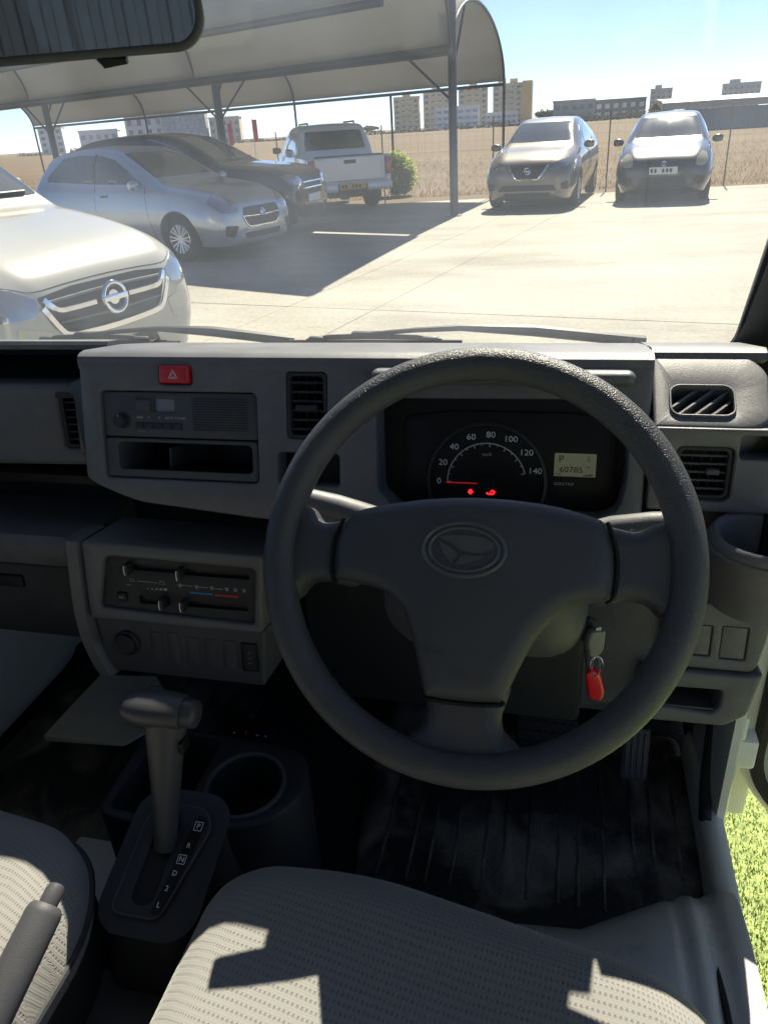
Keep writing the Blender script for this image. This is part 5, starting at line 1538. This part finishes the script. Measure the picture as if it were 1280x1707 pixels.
m_ = MB(); m_.pillow(rrect(-.0215, -.046, .0215, .046, .005), .006, .005, .008, None, .01, AM); apd = m_.build('pad', 'plastic_low', ap)
for k in range(4): MB().box((-.0145 + k * .0092 - .0015, -.038, .004), (-.0145 + k * .0092 + .0015, .038, .0085), AM, bev=.001).build('rib', 'plastic_low', apd)
m_ = MB(); m_.tube([(.145, .96, .63), (.150, 1.0, .72), (.155, 1.05, .86)], .007, 8); m_.box((.12, .98, .625), (.20, 1.01, .665), bev=.01); m_.build('arm', 'plastic_black', ap)

# ================================================================== floor, mats
cabs = tag(empty('van_cab', (-.39, 0, 0)), "the van's own white cab shell around the viewer: floor, jambs, pillars, roof and glass", 'van')
MB().box((-1.05, .55, .44), (.262, 1.35, .488)).build('floor', 'carpet', cabs)
MB().box((-1.05, 1.28, .44), (.262, 1.30, 1.09)).build('firewall', 'carpet', cabs)
MB().box((-1.05, -.80, .50), (.20, .56, .56)).build('seat_platform', 'grey_paint', cabs)
MB().box((-.72, .565, .49), (-.565, .70, .515), bev=.006).build('painted_floor', 'white_paint_inner', cabs)
MB().box((-.43, .64, .49), (-.30, .705, .508), bev=.006).build('painted_floor', 'white_paint_inner', cabs)
# driver's mat: ribbed black rubber, scuffed
mt = bpy.data.materials.new('mat_rubber'); mt.use_nodes = True; MATS['mat_rubber'] = mt
nt = mt.node_tree; L = nt.links.new; p = nt.nodes['Principled BSDF']; p.inputs['Roughness'].default_value = .62
tc = nt.nodes.new('ShaderNodeTexCoord'); n1 = nt.nodes.new('ShaderNodeTexNoise'); n1.inputs['Scale'].default_value = 8; n1.inputs['Detail'].default_value = 10; n1.inputs['Distortion'].default_value = 0.6
mp = nt.nodes.new('ShaderNodeMapping'); mp.inputs['Scale'].default_value = (1.2, 1.0, 1); L(tc.outputs['Object'], mp.inputs['Vector']); L(mp.outputs[0], n1.inputs['Vector'])
cr = nt.nodes.new('ShaderNodeValToRGB'); cr.color_ramp.elements[0].position = .45; cr.color_ramp.elements[0].color = (.020, .020, .021, 1); cr.color_ramp.elements[1].position = .70; cr.color_ramp.elements[1].color = (.26, .23, .19, 1)
L(n1.outputs['Fac'], cr.inputs[0]); L(cr.outputs[0], p.inputs['Base Color'])
n2 = nt.nodes.new('ShaderNodeTexNoise'); n2.inputs['Scale'].default_value = 180; L(tc.outputs['Object'], n2.inputs['Vector'])
bu = nt.nodes.new('ShaderNodeBump'); bu.inputs['Distance'].default_value = .003; L(n2.outputs['Fac'], bu.inputs['Height']); L(bu.outputs[0], p.inputs['Normal'])
fm = tag(empty('floor_mat', (0, .85, .49)), "scuffed black rubber mat in the driver's footwell", 'floor mat')
MO = [(-.262, .69), (-.10, .672), (.06, .672), (.125, .715), (.175, .742), (.236, .782), (.243, .90), (.236, 1.10), (-.29, 1.12), (-.292, .86)]
m_ = MB(); m_.pillow([(p[0], p[1]) for p in rpoly(MO, .02)], .010, .02, .004, lambda u, v: .0015 * math.sin(u * 30) * math.sin(v * 23), .025, T(0, 0, .489)); mo = m_.build('mat_body', 'mat_rubber', fm)
rm = MB().box((-.0022, -.16, 0), (.0022, .16, .0022), bev=.0008, seg=1).mesh('rib', 30); rm.materials.append(MATS['mat_rubber'])
for k in range(13):
    u = -.235 + k * .037 + (.008 if k % 3 == 1 else 0)
    if u > .225: break
    o = link('rib', rm, None, mo); o.matrix_basis = Matrix.Translation((u, .895 - (.01 if u < .1 else -.03), .4985)) @ Matrix.Diagonal((1, 1.0 if u < .1 else .8, 1, 1))
pm = tag(empty('floor_mat', (-.75, .9, .49)), "dark rubber mat in the passenger footwell under the paper", 'floor mat')
m_ = MB(); m_.pillow(rpoly([(-1.0, .62), (-.66, .62), (-.62, .70), (-.56, .85), (-.55, 1.12), (-1.0, 1.14)], .03), .008, .02, .003, lambda u, v: .002 * math.sin(u * 25), .03, T(0, 0, .489)); m_.build('mat_body', 'mat_rubber', pm)
pp = tag(empty('paper_sheet', (-.84, .97, .50)), 'pale paper sheet with scribbles lying in the passenger footwell', 'paper')
m_ = MB(); PO = [(-.925, .893), (-.762, .905), (-.700, 1.00), (-.800, 1.10), (-.918, 1.085)]
m_.pillow(rpoly(PO, .006, 2), .0008, .004, .0006, lambda u, v: .006 + .004 * math.sin(u * 21 + v * 9), .02, T(0, 0, .5005)); m_.build('sheet', 'paper', pp)
m_ = MB()
for (x, y) in ((-.80, 1.045), (-.785, .955)):
    for k in range(3):
        pts = [(x + .012 * i + .004 * math.sin(i * 2.1 + k), y + .012 * k + .006 * math.sin(i * 1.7 + k), .5088 + .004 * math.sin((x + .012 * i) * 21 + (y + .012 * k) * 9)) for i in range(5)]
        m_.tube(pts, .0009, 4)
m_.build('scribble', 'print_dim', pp, merge=0)

# ---- painted floor hump right of the seat, with grooves
hs = catmull([(.685, .488), (.672, .515), (.645, .56), (.60, .592), (.52, .612), (.40, .622), (.20, .628)], 4)
xs = [-.12, -.04, .06, .13, .165, .172, .180, .188, .195, .205, .212, .222, .232, .240, .262]
gz = {.172: -.002, .180: -.006, .188: -.002, .205: -.003, .212: -.010, .222: -.012, .232: -.006}
m_ = MB(); vs_, fs_ = [], []
for y, z in hs:
    for x in xs:
        e = max(0, (-.02 - x)) * .35 + 0.045 * max(0, (x - .15) / .11) ** 2
        yy = y + .57 * max(0, x - .05) * max(0, min(1, (y - .25) / .3))
        vs_.append((x, yy, max(.487, z - e * .55 + gz.get(x, 0))))
nx = len(xs)
for i in range(len(hs) - 1):
    for k in range(nx - 1): fs_.append((i * nx + k, i * nx + k + 1, (i + 1) * nx + k + 1, (i + 1) * nx + k))
m_.add(vs_, fs_); m_.build('floor_hump', 'grey_paint', cabs, smooth=60)
m_ = MB(); m_.tube([(.213, .715, .50), (.214, .66, .575), (.215, .56, .602), (.216, .45, .610), (.217, .3, .616)], .004, 6); m_.build('edge_trim', 'rubber', cabs)

# ---- sill, jamb, weatherstrip
m_ = MB(); m_.loft([[(x, y, z) for x, z in ((.236, .46), (.238, .535), (.244, .548), (.258, .552), (.270, .546), (.276, .52), (.276, .40), (.25, .40))] for y in (.30, .55, .74, .80, .90, 1.06)]); m_.build('door_sill', 'white_paint_inner', cabs, smooth=50)
m_ = MB(); m_.loft([[(x, y, z) for x, y in ((.246, 1.045), (.253, .90), (.260, .878), (.271, .878), (.276, .888), (.276, 1.12), (.246, 1.12))] for z in (.50, .62, .75, .95, 1.09)]); m_.build('door_jamb', 'white_paint_inner', cabs, smooth=50)
m_ = MB(); m_.box((.246, 1.03, .5), (.262, 1.30, 1.09)); m_.build('kick_panel', 'kick_trim', cabs)
m_ = MB(); m_.tube(catmull([(.257, .99, .98), (.255, .975, .80), (.252, .955, .66), (.248, .92, .575), (.243, .87, .548)], 5), .0095, 10); m_.build('weatherstrip', 'rubber', cabs)
m_ = MB(); m_.box((.2765, 1.06, .36), (.36, 1.10, 1.09), bev=.012); m_.build('outer_jamb', 'white_paint_inner', cabs)
m_ = MB(); m_.box((.275, .93, .60), (.315, .965, .655), bev=.006); m_.box((.275, .93, .655), (.295, .95, .70), bev=.005); m_.build('door_hinge', 'white_paint_inner', cabs)
# left footwell trim
MB().box((-1.065, .40, .40), (-1.052, 1.33, 1.09)).build('side_panel', 'white_paint_inner', cabs)
m_ = MB(); m_.pillow(rpoly([(.60, .50), (1.16, .50), (1.2, .92), (.70, .90)], .08), .04, .06, .02, None, .05, basis((-1.03, 0, 0), (0, 1, 0), (0, 0, 1), (1, 0, 0))); m_.build('kick_panel', 'kick_trim', cabs)
m_ = MB(); m_.tube(catmull([(-.985, .70, .92), (-.975, .74, .75), (-.98, .70, .60), (-1.0, .62, .52)], 5), .012, 8); m_.build('weatherstrip', 'rubber', cabs)

MB().box((-.06, 1.12, .52), (.245, 1.135, .98), bev=.004).build('toe_panel', 'kick_trim', cabs)
# ---- roof, pillars, back wall, glass
WB, WT = Vector((0, 1.115, 1.172)), Vector((0, .60, 1.88))
wv = (WT - WB).normalized(); wn_ = Vector((0, -wv.z, wv.y)); wlen = (WT - WB).length
FWS = basis(WB, (1, 0, 0), wv, wn_)
wo = rpoly([(-1.04, -.02), (.245, -.02), (.235, wlen), (-1.02, wlen)], .07, 8)
m_ = MB(); m_.plate(wo, [], .005, FWS, back=True); m_.build('windscreen', 'windscreen_glass', cabs, smooth=0)
fi = rpoly([(-1.01, .010), (.226, .010), (.216, wlen - .05), (-.99, wlen - .05)], .055, 8)
m_ = MB(); m_.plate(offset_loop(ccw(wo), .012), [fi], .006, FWS @ T(0, 0, -.008)); m_.build('screen_border', 'rubber', cabs, smooth=0)
for sx, nm in ((1, 'a_pillar'), (-1, 'a_pillar')):
    bx = lambda x: x if sx > 0 else -.80 - x
    m_ = MB(); rings = []
    for k in range(9):
        c = WB.lerp(WT, k / 8); x0 = .226 - .018 * max(0, 1 - k / 1.5) ** 2 - .006 * k / 8
        rings.append([(bx(x), c.y + y, c.z + z) for x, y, z in ((x0, -.012, -.006), (x0 + .012, -.03, -.02), (x0 + .05, -.045, -.03), (x0 + .075, -.02, -.02), (x0 + .075, .03, .02), (x0 + .02, .012, .012))])
    m_.loft(rings); m_.build(nm, 'plastic_dark', cabs, smooth=50)
m_ = MB(); m_.box((-1.08, -.85, 1.88), (.30, .60, 1.93), bev=.02); m_.build('roof', 'white_paint_inner', cabs)
m_ = MB(); m_.box((-1.04, -.80, 1.865), (.26, .58, 1.878)); m_.build('headliner', 'headliner', cabs)
m_ = MB(); m_.plate(rrect(-1.06, .45, .28, 1.88, .02), [rrect(-.90, 1.30, .12, 1.80, .05)], .04, basis((0, -.80, 0), (1, 0, 0), (0, 0, 1), (0, 1, 0))); m_.build('rear_wall', 'plastic_low', cabs)
m_ = MB(); m_.box((-.97, -.822, 1.18), (.19, -.816, 1.82)); m_.build('rear_window', 'tinted_glass', cabs)
m_ = MB(); m_.plate(rpoly([(-.80, .42), (1.12, .42), (1.12, 1.18), (.60, 1.88), (-.80, 1.88)], .02), [rpoly([(-.70, 1.20), (.98, 1.20), (.55, 1.80), (-.70, 1.80)], .04)], .05, basis((-1.05, 0, 0), (0, 1, 0), (0, 0, 1), (1, 0, 0))); m_.build('passenger_door', 'plastic_dark', cabs)
m_ = MB(); m_.box((-1.078, -.72, 1.18), (-1.072, 1.0, 1.82)); m_.build('side_window', 'side_glass', cabs)
m_ = MB(); m_.box((.235, -.85, .50), (.30, -.34, 1.88), bev=.015); m_.build('b_pillar', 'white_paint_inner', cabs)
m_ = MB(); m_.box((.225, -.40, 1.80), (.30, .60, 1.89), bev=.01); m_.build('roof_rail', 'white_paint_inner', cabs)
m_ = MB(); m_.box((-1.05, .56, 1.80), (.27, .63, 1.875), bev=.01); m_.build('header_rail', 'plastic_low', cabs)
# outer front panel and cowl ahead of the glass
m_ = MB(); m_.loft([[(x, y, z) for y, z in ((1.12, 1.160), (1.16, 1.155), (1.26, 1.135), (1.32, 1.10), (1.34, .95), (1.34, .35), (1.30, .35), (1.30, 1.08), (1.12, 1.14))] for x in (-1.05, -.4, .27)]); m_.build('front_panel', 'white_paint_inner', cabs, smooth=40)
MB().box((-1.04, 1.125, 1.162), (.25, 1.20, 1.168)).build('cowl', 'plastic_dark', cabs)
# sun visors folded against the header
for x0, x1 in ((-.27, .12), (-.95, -.55)):
    v_ = MB(); v_.pillow(rrect(x0, -.155, x1, .0, .025), .008, .01, .01, None, .03, basis((0, .545, 1.845), (1, 0, 0), (0, .97, .24), (0, .24, -.97)))
    v_.build('sun_visor', 'headliner', cabs)

# ---- driver's door standing open
dr = tag(empty('open_door', (.33, 1.08, .45)), "the driver's door standing open at the right edge, black seal round pale panel", 'door')
DM = basis((.312, 1.015, .40), (math.sin(R(78)), -math.cos(R(78)), 0), (0, 0, 1), (-math.cos(R(78)), -math.sin(R(78)), 0))
do_ = rpoly([(.0, .10), (.10, .0), (.80, .0), (.85, .8), (.85, 1.40), (.40, 1.42), (.0, .85)], .08, 6)
m_ = MB(); m_.plate(do_, [rpoly([(.10, .84), (.78, .84), (.76, 1.34), (.42, 1.34)], .04)], .05, DM, ch=.01, back=True); m_.build('panel', 'white_paint_inner', dr, smooth=50)
m_ = MB(); m_.loop_tube([(*p, .006) for p in offset_loop(ccw(do_), -.028)], .011, 8, DM); m_.build('seal', 'rubber', dr)
m_ = MB(); m_.pillow(rpoly([(.10, .14), (.74, .10), (.76, .74), (.10, .74)], .06), .03, .03, .01, None, .06, DM); m_.build('trim', 'kick_trim', dr)
m_ = MB(); m_.plate(rpoly([(.08, .82), (.80, .82), (.78, 1.36), (.40, 1.36)], .03), [], .004, DM @ T(0, 0, -.025), back=True); m_.build('window_glass', 'side_glass', dr)

# ---- wipers on the outside of the glass
def wiper(x0, x1, xa, xp, xe, lab):
    t = tag(empty('wiper', ((x0 + x1) / 2, 1.13, 1.2)), lab, 'wiper', 'windscreen wipers')
    y = 1.118
    W = lambda x, z, dy=0: (x, y + dy - (z - 1.21) * .7, z)
    m = MB(); m.tube([W(x0, 1.2085), W((x0 + x1) / 2, 1.2095), W(x1, 1.2085)], .0030, 6); m.build('rubber_blade', 'rubber', t)
    m = MB(); c = (x0 + x1) / 2
    m.tube([W(x0 + .03, 1.211), W(c - .07, 1.217), W(c, 1.2195), W(c + .07, 1.217), W(x1 - .03, 1.211)], [.0030, .0042, .0050, .0042, .0030], 6); m.box((c - .032, y - .012, 1.2150), (c + .032, y, 1.2265), bev=.003)
    for q in (-.09, .09): m.box((c + q - .012, y - .010, 1.2100), (c + q + .012, y - .001, 1.2185), bev=.002)
    m.build('bridge', 'plastic_dark', t)
    m = MB(); m.tube([W(c, 1.2235), W(c + (xp - c) * .5, 1.2300), W(xp, 1.2340), W(xp + (xe - xp) * .4, 1.2255, .01), W(xe, 1.200, .03)], [.0032, .0038, .0050, .0085, .0085], 8); m.build('arm', 'plastic_dark', t)
wiper(-.425, -.150, 0, -.150, .115, 'black wiper on the glass in front of the steering wheel')
wiper(-.900, -.640, 0, -.635, -.43, 'black wiper at the foot of the glass on the passenger side')

# ---- rear-view mirror
mr_ = tag(empty('rear_view_mirror', (-.32, .44, 1.58)), 'rear-view mirror at top left reflecting a ribbed metal wall', 'mirror')
mu = Vector((.111, .030, .002)).normalized(); mw = Vector((.26, -.96, -.03)); mw = (mw - mu * mw.dot(mu)).normalized(); mv_ = mw.cross(mu)
MM = basis((-.327, .427, 1.5795), mu, mv_, mw)
mo_ = rrect(-.128, -.036, .128, .036, .018, 8)
m_ = MB(); m_.plate(mo_, [offset_loop(ccw(mo_), -.0045)], .004, MM @ T(0, 0, .002), ch=.0015, hole_d=.003); m_.pillow(mo_, .02, .02, .003, None, .012, MM @ T(0, 0, -.004) @ Matrix.Rotation(math.pi, 4, 'X')); hs_ = m_.build('housing', 'plastic_low', mr_, smooth=60)
m_ = MB(); m_.plate(offset_loop(ccw(mo_), -.003), [], .002, MM); m_.build('mirror_glass', 'mirror_glass', mr_, smooth=0)
m_ = MB(); m_.tube([(-.325, .45, 1.585), (-.33, .51, 1.64), (-.335, .57, 1.74), (-.34, .60, 1.81)], [.012, .009, .009, .014], 10); m_.build('stem', 'plastic_dark', mr_)
m_ = MB(); m_.tube([(-.268, .450, 1.552), (-.262, .451, 1.5445), (-.250, .453, 1.5435)], [.005, .005, .002], 8); m_.build('dipping_tab', 'plastic_black', mr_)

# ---- ribbed metal wall behind the van, seen in the mirror
cw_ = tag(empty('corrugated_wall', (0, -5.0, 0)), 'ribbed blue-grey metal wall behind the van, seen only in the mirror', 'wall')
prof = []
x = -3.5
while x < 3.5:
    prof += [(x, 0), (x + .06, 0), (x + .07, .06), (x + .13, .06)]; x += .14
m_ = MB(); n = len(prof)
m_.add([(a, -5.0 + b, z) for z in (0.0, 4.2) for a, b in prof], [(i, i + 1, n + i + 1, n + i) for i in range(n - 1)]); o = m_.build('ribbed_sheet', 'corrugated', cw_, smooth=0)
md = o.modifiers.new('thick', 'SOLIDIFY'); md.thickness = .004

# ================================================================== seats
def seat(x0, x1, label, zt, dy=0):
    t = tag(empty('seat', ((x0 + x1) / 2, .2, .56)), label, 'seat', 'front seats')
    so_ = rpoly([(x0, -.06), (x1, -.06), (x1, .36 + dy * 2.2), (x1 - .06, .465 + dy * 1.6), (x0 + .17, .522 + dy), (x0 + .05, .512 + dy), (x0, .47 + dy)], [.03, .03, .07, .06, .06, .05, .04], 6)
    cxm = (x0 + x1) / 2
    def dm(u, v): return -.010 * math.exp(-((u - cxm) / .12) ** 2) * (1 if v < .4 else max(0, 1 - (v - .4) / .08)) - .006 * max(0, v - .3) / .2 - .0 * u
    m = MB(); m.pillow(so_, .075, .062, .012, dm, .018, T(0, 0, zt), 2.1, True)
    c = m.build('cushion', 'seat_fabric', t, smooth=80)
    m = MB(); m.loop_tube([(p[0], p[1], zt + .008 + dm(*p)) for p in offset_loop(ccw(so_), .0005)], .0035, 6); m.build('piping', 'seat_vinyl', c)
    m = MB(); m.pillow(offset_loop(ccw(so_), -.003), .001, .01, .19, None, .05, T(0, 0, zt - .014)); m.build('side_skirt', 'seat_vinyl', t)
    # backrest and headrest stand behind the viewer
    m = MB(); m.pillow(rrect(x0 + .02, 0, x1 - .02, .58, .08), .06, .06, .07, None, .04, basis((0, -.16, .80), (1, 0, 0), (0, -.30, .95), (0, .95, .30)), 2.0, True); m.build('backrest', 'seat_fabric', t, smooth=80)
    m = MB(); m.pillow(rrect(cxm - .12, .62, cxm + .12, .80, .05), .04, .04, .05, None, .03, basis((0, -.16, .80), (1, 0, 0), (0, -.30, .95), (0, .95, .30)), 2.0, True); m.build('headrest', 'seat_fabric', t, smooth=80)
    return t
seat(-.340, .200, "driver's seat with grey dimpled fabric cushion behind the steering wheel", .757)
seat(-1.02, -.445, 'passenger seat with grey dimpled fabric cushion behind the handbrake', .774, .022)

# ================================================================== console
gc = tag(empty('gear_console', (-.40, .45, .56)), 'black gear selector with tall lever and gate letters between the seats', 'gear lever')
GM = basis((-.398, .497, .800), (1, 0, 0), (0, .945, .327), (0, -.327, .945))
top = rrect(-.050, -.082, .050, .060, .034, 8)
m_ = MB(); rings = []
for du, dv, w in ((-.008, -.008, .0), (-.003, -.003, -.002), (0, 0, -.008)):
    rings.append([tuple(GM @ Vector((p[0] + math.copysign(du, p[0]) * 1, p[1] + math.copysign(dv, p[1]), w))) for p in top])
for z, ex, ey0, ey1 in ((.745, .004, -.006, .006), (.70, .010, -.016, .015), (.66, .013, -.022, .022), (.58, .015, -.024, .025)):
    ring = []
    for p in top:
        q = GM @ Vector((p[0], p[1], 0))
        ring.append((q.x + math.copysign(ex, p[0]), q.y + (ey0 if p[1] < 0 else ey1) * abs(p[1]) / .088, min(z, q.z - .01)))
    rings.append(ring)
m_.loft(rings); cb = m_.build('console_body', 'plastic_dark', gc, smooth=60)
g0 = rpoly([(-.040, -.072), (.018, -.072), (.042, .030), (.028, .050), (-.026, .050), (-.040, .03)], .014, 6)
m_ = MB(); m_.plate(g0, [rrect(-.022, -.060, .004, .040, .012)], .006, GM @ T(0, 0, .0035), ch=.0015, hole_d=.006); m_.build('gate_plate', 'plastic_dark', cb)
m_ = MB(); m_.plate(rrect(-.024, -.062, .006, .042, .012), [], .002, GM @ T(0, 0, .001)); m_.build('gate_slot', 'plastic_black', cb)
m_ = MB(); m_.loop_tube([(*p, .0035) for p in offset_loop(ccw(g0), -.001)], .0012, 6, GM); m_.build('gate_rim', 'plastic_low', cb)
m_ = MB(); m_.plate(rpoly([(.006, -.066), (.018, -.066), (.034, .036), (.021, .040)], .003), [], .002, GM @ T(0, 0, .0048)); gs = m_.build('gate_strip', 'plastic_black', cb)
for i, (v, s) in enumerate(((.028, 'P'), (.006, 'R'), (-.009, 'N'), (-.024, 'D'), (-.040, '2'), (-.057, 'L'))):
    letter('lettering', s, .0078, GM @ T(.0255 - (.028 - v) * .155, v, .0050), 'print_white', gs)
for v in (.028, -.009): m_ = MB(); u = .0255 - (.028 - v) * .155; m_.loop_tube([(*p, .005) for p in rrect(u - .0045, v - .0047, u + .0045, v + .0047, .0005)], .0004, 4, GM); m_.build('letter_frame', 'print_white', gs)
m_ = MB(); rings = []
for k in range(13):
    s = k / 12
    c = Vector((-.404, .500, .800)).lerp(Vector((-.398, .548, .952)), s)
    a = .0125 + .013 * s ** 1.6; b = .0125 + .007 * s
    rings.append([(c.x + a * math.cos(t), c.y + b * math.sin(t) * .94, c.z - b * math.sin(t) * .3) for t in [2 * math.pi * i / 24 for i in range(24)]])
m_.loft(rings); lv = m_.build('lever', 'plastic_mid', gc, smooth=60)
m_ = MB(); rings = []
kc = Vector((-.403, .549, .957)); kx = Vector((.99, .02, -.06)).normalized(); kz = Vector((.06, .15, .98)).normalized(); ky = kz.cross(kx)
for s, rb, rh in ((-.045, .004, .004), (-.043, .012, .010), (-.036, .019, .015), (-.022, .023, .0185), (-.004, .0235, .0195), (.012, .022, .019), (.024, .020, .0185), (.027, .0185, .017)):
    rings.append([tuple(kc + kx * s + ky * (rb * math.cos(t)) + kz * (rh * math.sin(t))) for t in [2 * math.pi * i / 28 for i in range(28)]])
m_.loft(rings); kb = m_.build('knob', 'plastic_mid', gc, smooth=60)
m_ = MB(); rings = []
for s, r in ((.024, .0155), (.038, .0155), (.041, .0145), (.0425, .012)): rings.append([tuple(kc + kx * s + ky * (r * math.cos(t)) + kz * (r * math.sin(t))) for t in [2 * math.pi * i / 28 for i in range(28)]])
m_.loft(rings); m_.build('release_button', 'plastic_mid', kb, smooth=50)
MB().box((-.378, .528, .915), (-.374, .545, .930), bev=.001).build('lever_seam', 'plastic_black', lv)
# tray behind the selector
m_ = MB(); m_.plate(rpoly([(-.475, .10), (-.325, .10), (-.325, .42), (-.475, .42)], .01), [rpoly([(-.452, .16), (-.362, .16), (-.358, .345), (-.385, .337), (-.418, .337), (-.446, .352)], .012)], .03, T(0, 0, .690), ch=.003, hole_d=.025); m_.build('console_tray', 'plastic_low', gc)
MB().box((-.46, .15, .662), (-.35, .36, .666)).build('tray_bottom', 'plastic_dark', gc)

# storage box and cup holder ahead of the selector
bx_ = tag(empty('storage_box', (-.45, .66, .50)), 'black open storage box and cup holder on the floor ahead of the gear lever', 'storage box')
bo = rpoly([(-.565, .585), (-.455, .572), (-.340, .60), (-.300, .66), (-.320, .735), (-.545, .755), (-.572, .735)], [.02, .01, .03, .04, .03, .03, .02], 6)
bh = rpoly([(-.553, .598), (-.452, .590), (-.452, .735), (-.545, .742)], .014, 5)
ch_ = ellipse(-.386, .662, .052, .055, 36)
m_ = MB(); m_.plate(bo, [bh, ch_], .20, T(0, 0, .728), ch=.004, hole_d=.09); m_.build('tub', 'plastic_dark', bx_, smooth=50)
MB().plate(offset_loop(ccw(bh), .003), [], .003, T(0, 0, .642)).build('box_bottom', 'plastic_black', bx_)
MB().plate(offset_loop(ccw(ch_), .003), [], .003, T(0, 0, .660)).build('cup_bottom', 'plastic_black', bx_)
m_ = MB(); m_.loop_tube([(*p, .728) for p in ch_], .0035, 8); m_.build('cup_rim', 'plastic_low', bx_)

# handbrake
hb = tag(empty('handbrake', (-.45, .2, .75)), 'grey handbrake lever with push button beside the passenger seat', 'handbrake')
p0, p1 = Vector((-.432, .360, .888)), Vector((-.452, .12, .790))
d_ = (p1 - p0)
m_ = MB(); m_.tube([p0, p0 + d_ * .012, p0 + d_ * .03, p0 + d_ * .3, p0 + d_ * .6, p1], [.0125, .0155, .0165, .0172, .0180, .0175], 20); m_.build('grip', 'plastic_low', hb)
m_ = MB(); q = -d_.normalized(); m_.tube([p0, p0 + q * .012, p0 + q * .017, p0 + q * .0185], [.0088, .0088, .007, .003], 16); m_.build('push_button', 'plastic_low', hb)

# ================================================================== air between the yard and the skyline
hz_ = bpy.data.materials.new('haze_air'); hz_.use_nodes = True
nt = hz_.node_tree; nt.nodes.remove(nt.nodes['Principled BSDF'])
pv = nt.nodes.new('ShaderNodeVolumePrincipled'); pv.inputs['Color'].default_value = (0.92, 0.95, 1.0, 1); pv.inputs['Density'].default_value = 0.00014; pv.inputs['Anisotropy'].default_value = 0.2
nt.links.new(pv.outputs[0], nt.nodes['Material Output'].inputs['Volume'])
MATS['haze_air'] = hz_
tag(MB().box((-1600, -700, -1.1), (1600, 2300, 26.0)).build('haze', 'haze_air', smooth=0), kind='stuff')
